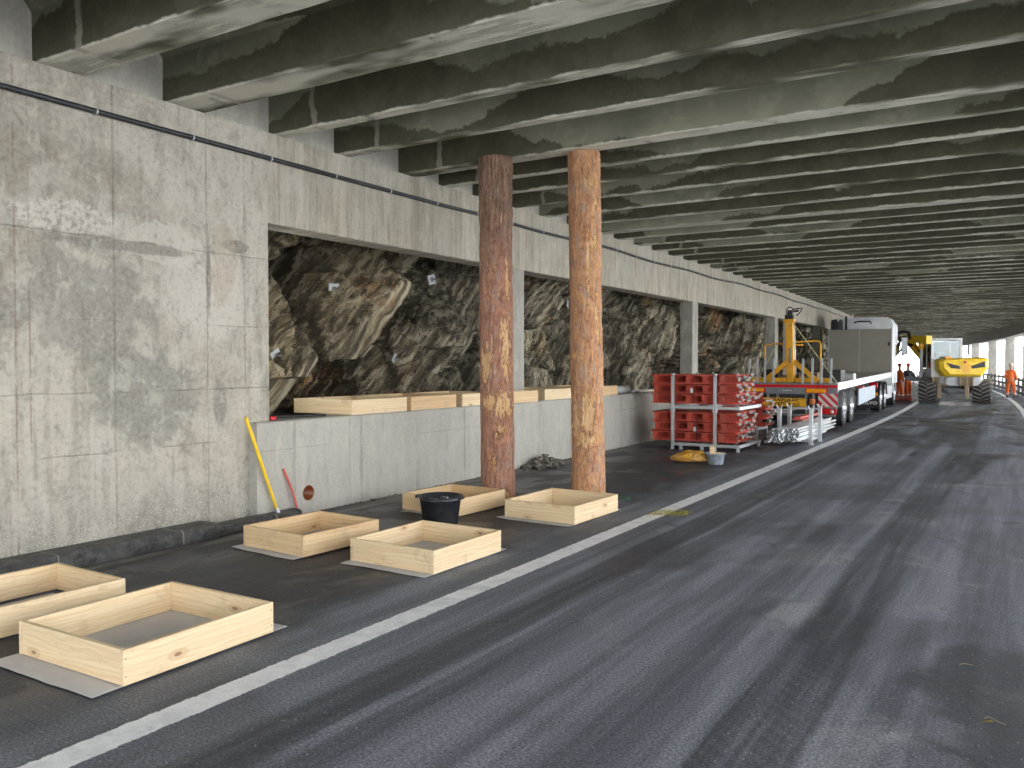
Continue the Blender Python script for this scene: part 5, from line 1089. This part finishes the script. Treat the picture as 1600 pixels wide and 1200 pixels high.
def person(label, loc, rz, jacket, helmet, arms, step=.14, hold=None, turn=0., lean=0., legs=None):
    T = thing('person', label, 'person', loc, rz)
    V = Vector; hip, chest, neck = V((0, 0, .93)), V((0, lean*.6, 1.28)), V((0, lean, 1.46)); head = V((0, lean+.01, 1.60))
    def hand(w, d):
        f = []; d = V(d).normalized(); sdx = d.orthogonal().normalized(); sdx = V((0, 1, 0)) if abs(d.y) < .8 else V((1, 0, 0)); k = w+d*.08
        f.append([(w, .026), (w+d*.05, (.038, .018)), (k, (.036, .016))])
        for q, (o, L_) in enumerate(((-.03, .062), (-.01, .075), (.01, .072), (.028, .055))):
            a = k+sdx*o; f.append([(k, (.036, .016)), (a+d*.01, .010), (a+d*L_*.6, .009), (a+d*L_+V((0, 0, -.012)), .007)])
        th = w+d*.04; f.append([(w+d*.05, (.038, .018)), (th-sdx*.045+d*.02, .011), (th-sdx*.055+d*.05, .009)]); return f
    body = [[(hip, .13), (chest, .14), (neck, .055), (head-V((0, 0, .02)), .075), (head+V((0, 0, .09)), .08)]]
    for (sh, el, wr, hd) in arms:
        body.append([(chest+V((0, 0, .10)), .11), (V(sh), .05), (V(el), .04), (V(wr), .028)])
    body[0].insert(2, (chest+V((0, 0, .10)), .11))
    lg = legs or ((-.10, -step/2), (.10, step/2))
    for x, y in lg: body.append([(hip, .13), (V((x, 0, .86)), .085), (V((x*1.15, y*.5-.02, .48)), .055), (V((x*1.25, y, .09)), .04)])
    b = skinned('body', body, M['skin'], T, 1)
    # face: nose, ears, eyes grow from the head
    m = MB(); c = head+V((0, 0, .03))
    m.lathe([(.001, -.115), (.045, -.10), (.068, -.05), (.078, 0), (.082, .05), (.07, .1), (.001, .125)], tuple(c), 'z', 16); hd_ = m.build('head', M['skin'], T)
    m = MB(); fy = -.078; m.add([(c.x-.012, c.y+fy, c.z-.02), (c.x+.012, c.y+fy, c.z-.02), (c.x, c.y+fy-.022, c.z-.018), (c.x, c.y+fy, c.z+.02)], [(0, 1, 2), (1, 3, 2), (3, 0, 2), (0, 3, 1)]); m.build('nose', M['skin'], hd_)
    m = MB()
    for s in (-1, 1): m.lathe([(0, -.004), (.009, 0), (0, .004)], (c.x+s*.028, c.y-.074, c.z+.015), 'y', 8)
    m.build('eye', M['black'], hd_)
    m = MB()
    for s in (-1, 1): m.box((c.x+s*.078-.008, c.y-.012, c.z-.02), (c.x+s*.078+.008, c.y+.018, c.z+.03), bev=.006)
    m.build('ear', M['skin'], hd_)
    hc = [ch for (sh, el, wr, hd) in arms for ch in [hand(V(wr), hd)]]
    for h_ in hc: skinned('hand', h_, M['skin'], T, 1)
    # clothes
    jk = [[(hip+V((0, 0, -.06)), (.175, .13)), (hip+V((0, lean*.3, .12)), (.165, .125)), (chest, (.185, .135)), (chest+V((0, 0, .12)), (.16, .11)), (neck-V((0, 0, .01)), .075)]]
    for (sh, el, wr, hd) in arms:
        sh, el, wr = V(sh), V(el), V(wr); jk.append([(chest+V((0, 0, .12)), (.16, .11)), (sh, .082), (el, .066), (wr-(wr-el)*.06, .052)])
    skinned('jacket', jk, jacket, T, 2)
    tr_ = [[(hip+V((0, 0, .03)), (.16, .125)), (hip+V((0, 0, -.05)), (.165, .13))]]
    for x, y in lg: tr_.append([(hip+V((0, 0, -.05)), (.165, .13)), (V((x, 0, .78)), .105), (V((x*1.15, y*.5-.02, .48)), .085), (V((x*1.25, y, .13)), .078)])
    skinned('trousers', tr_, M['orange'], T, 2)
    for x, y in lg:
        m = MB(); X = x*1.25; m.lathe([(.082, .20), (.086, .205), (.086, .25), (.082, .255)], (X*.98, y*.93, 0), 'z', 12); m.build('reflective_band', M['reflect'], T)
        f = skinned('boot', [[(V((X, y+.06, .05)), .048), (V((X, y, .06)), .05), (V((X, y-.09, .045)), .046), (V((X, y-.17, .035)), (.045, .03))], [(V((X, y, .06)), .05), (V((X, y, .15)), .05)]], M['dark'], T, 1)
    m = MB(); m.lathe([(.105, .0), (.112, .004), (.108, .02), (.10, .03), (.095, .07), (.07, .115), (.03, .135), (.0, .138)], (c.x, c.y, c.z+.035), 'z', 18); m.box((c.x-.055, c.y-.145, c.z+.036), (c.x+.055, c.y-.08, c.z+.046), bev=.004); m.build('helmet', helmet, T)
    return T
hang = lambda s, dy=0, out=.0: ((s*.17, 0, 1.38), (s*(.24+out), .02+dy*.3, 1.12), (s*(.26+out), dy, .87), (0, -.1, -1))
p0 = on_z(1579, 622); person('worker in full orange workwear and a pale helmet standing on the right edge line', (p0.x, p0.y, 0), R(160), M['orange'], M['helmet_w'], [hang(-1, -.06), ((.17, 0, 1.38), (.27, .05, 1.12), (.22, -.14, .98), (-.3, -1, -.2))], step=.12, legs=((-.12, -.05), (.12, .06)))
p0 = on_z(1419, 624.5); person('worker in dark jacket, orange trousers and red helmet standing between lorry and excavator', (p0.x-.08, p0.y+.6, 0), R(215), M['navy'], M['helmet_r'], [hang(-1, .05), hang(1, -.05)], step=.1)
p0 = on_z(1405, 625); person('worker in full orange workwear and red helmet half hidden by the lorry', (p0.x-.05, p0.y+.3, 0), R(130), M['orange'], M['helmet_r'], [hang(-1, -.1), hang(1, .05)], step=.14, lean=-.03)
m = MB(); c = on_z(1412, 626); m.box((c.x-.5, c.y, 0), (c.x+.35, c.y+.3, .16), bev=.03); m.bar((c.x-.35, c.y+.05, .2), (c.x+.3, c.y+.2, .2), .06, .05); tag(m.build('tool_bag', M['redpale']), 'low red tool bag on the ground by the two workers', 'tool bag')
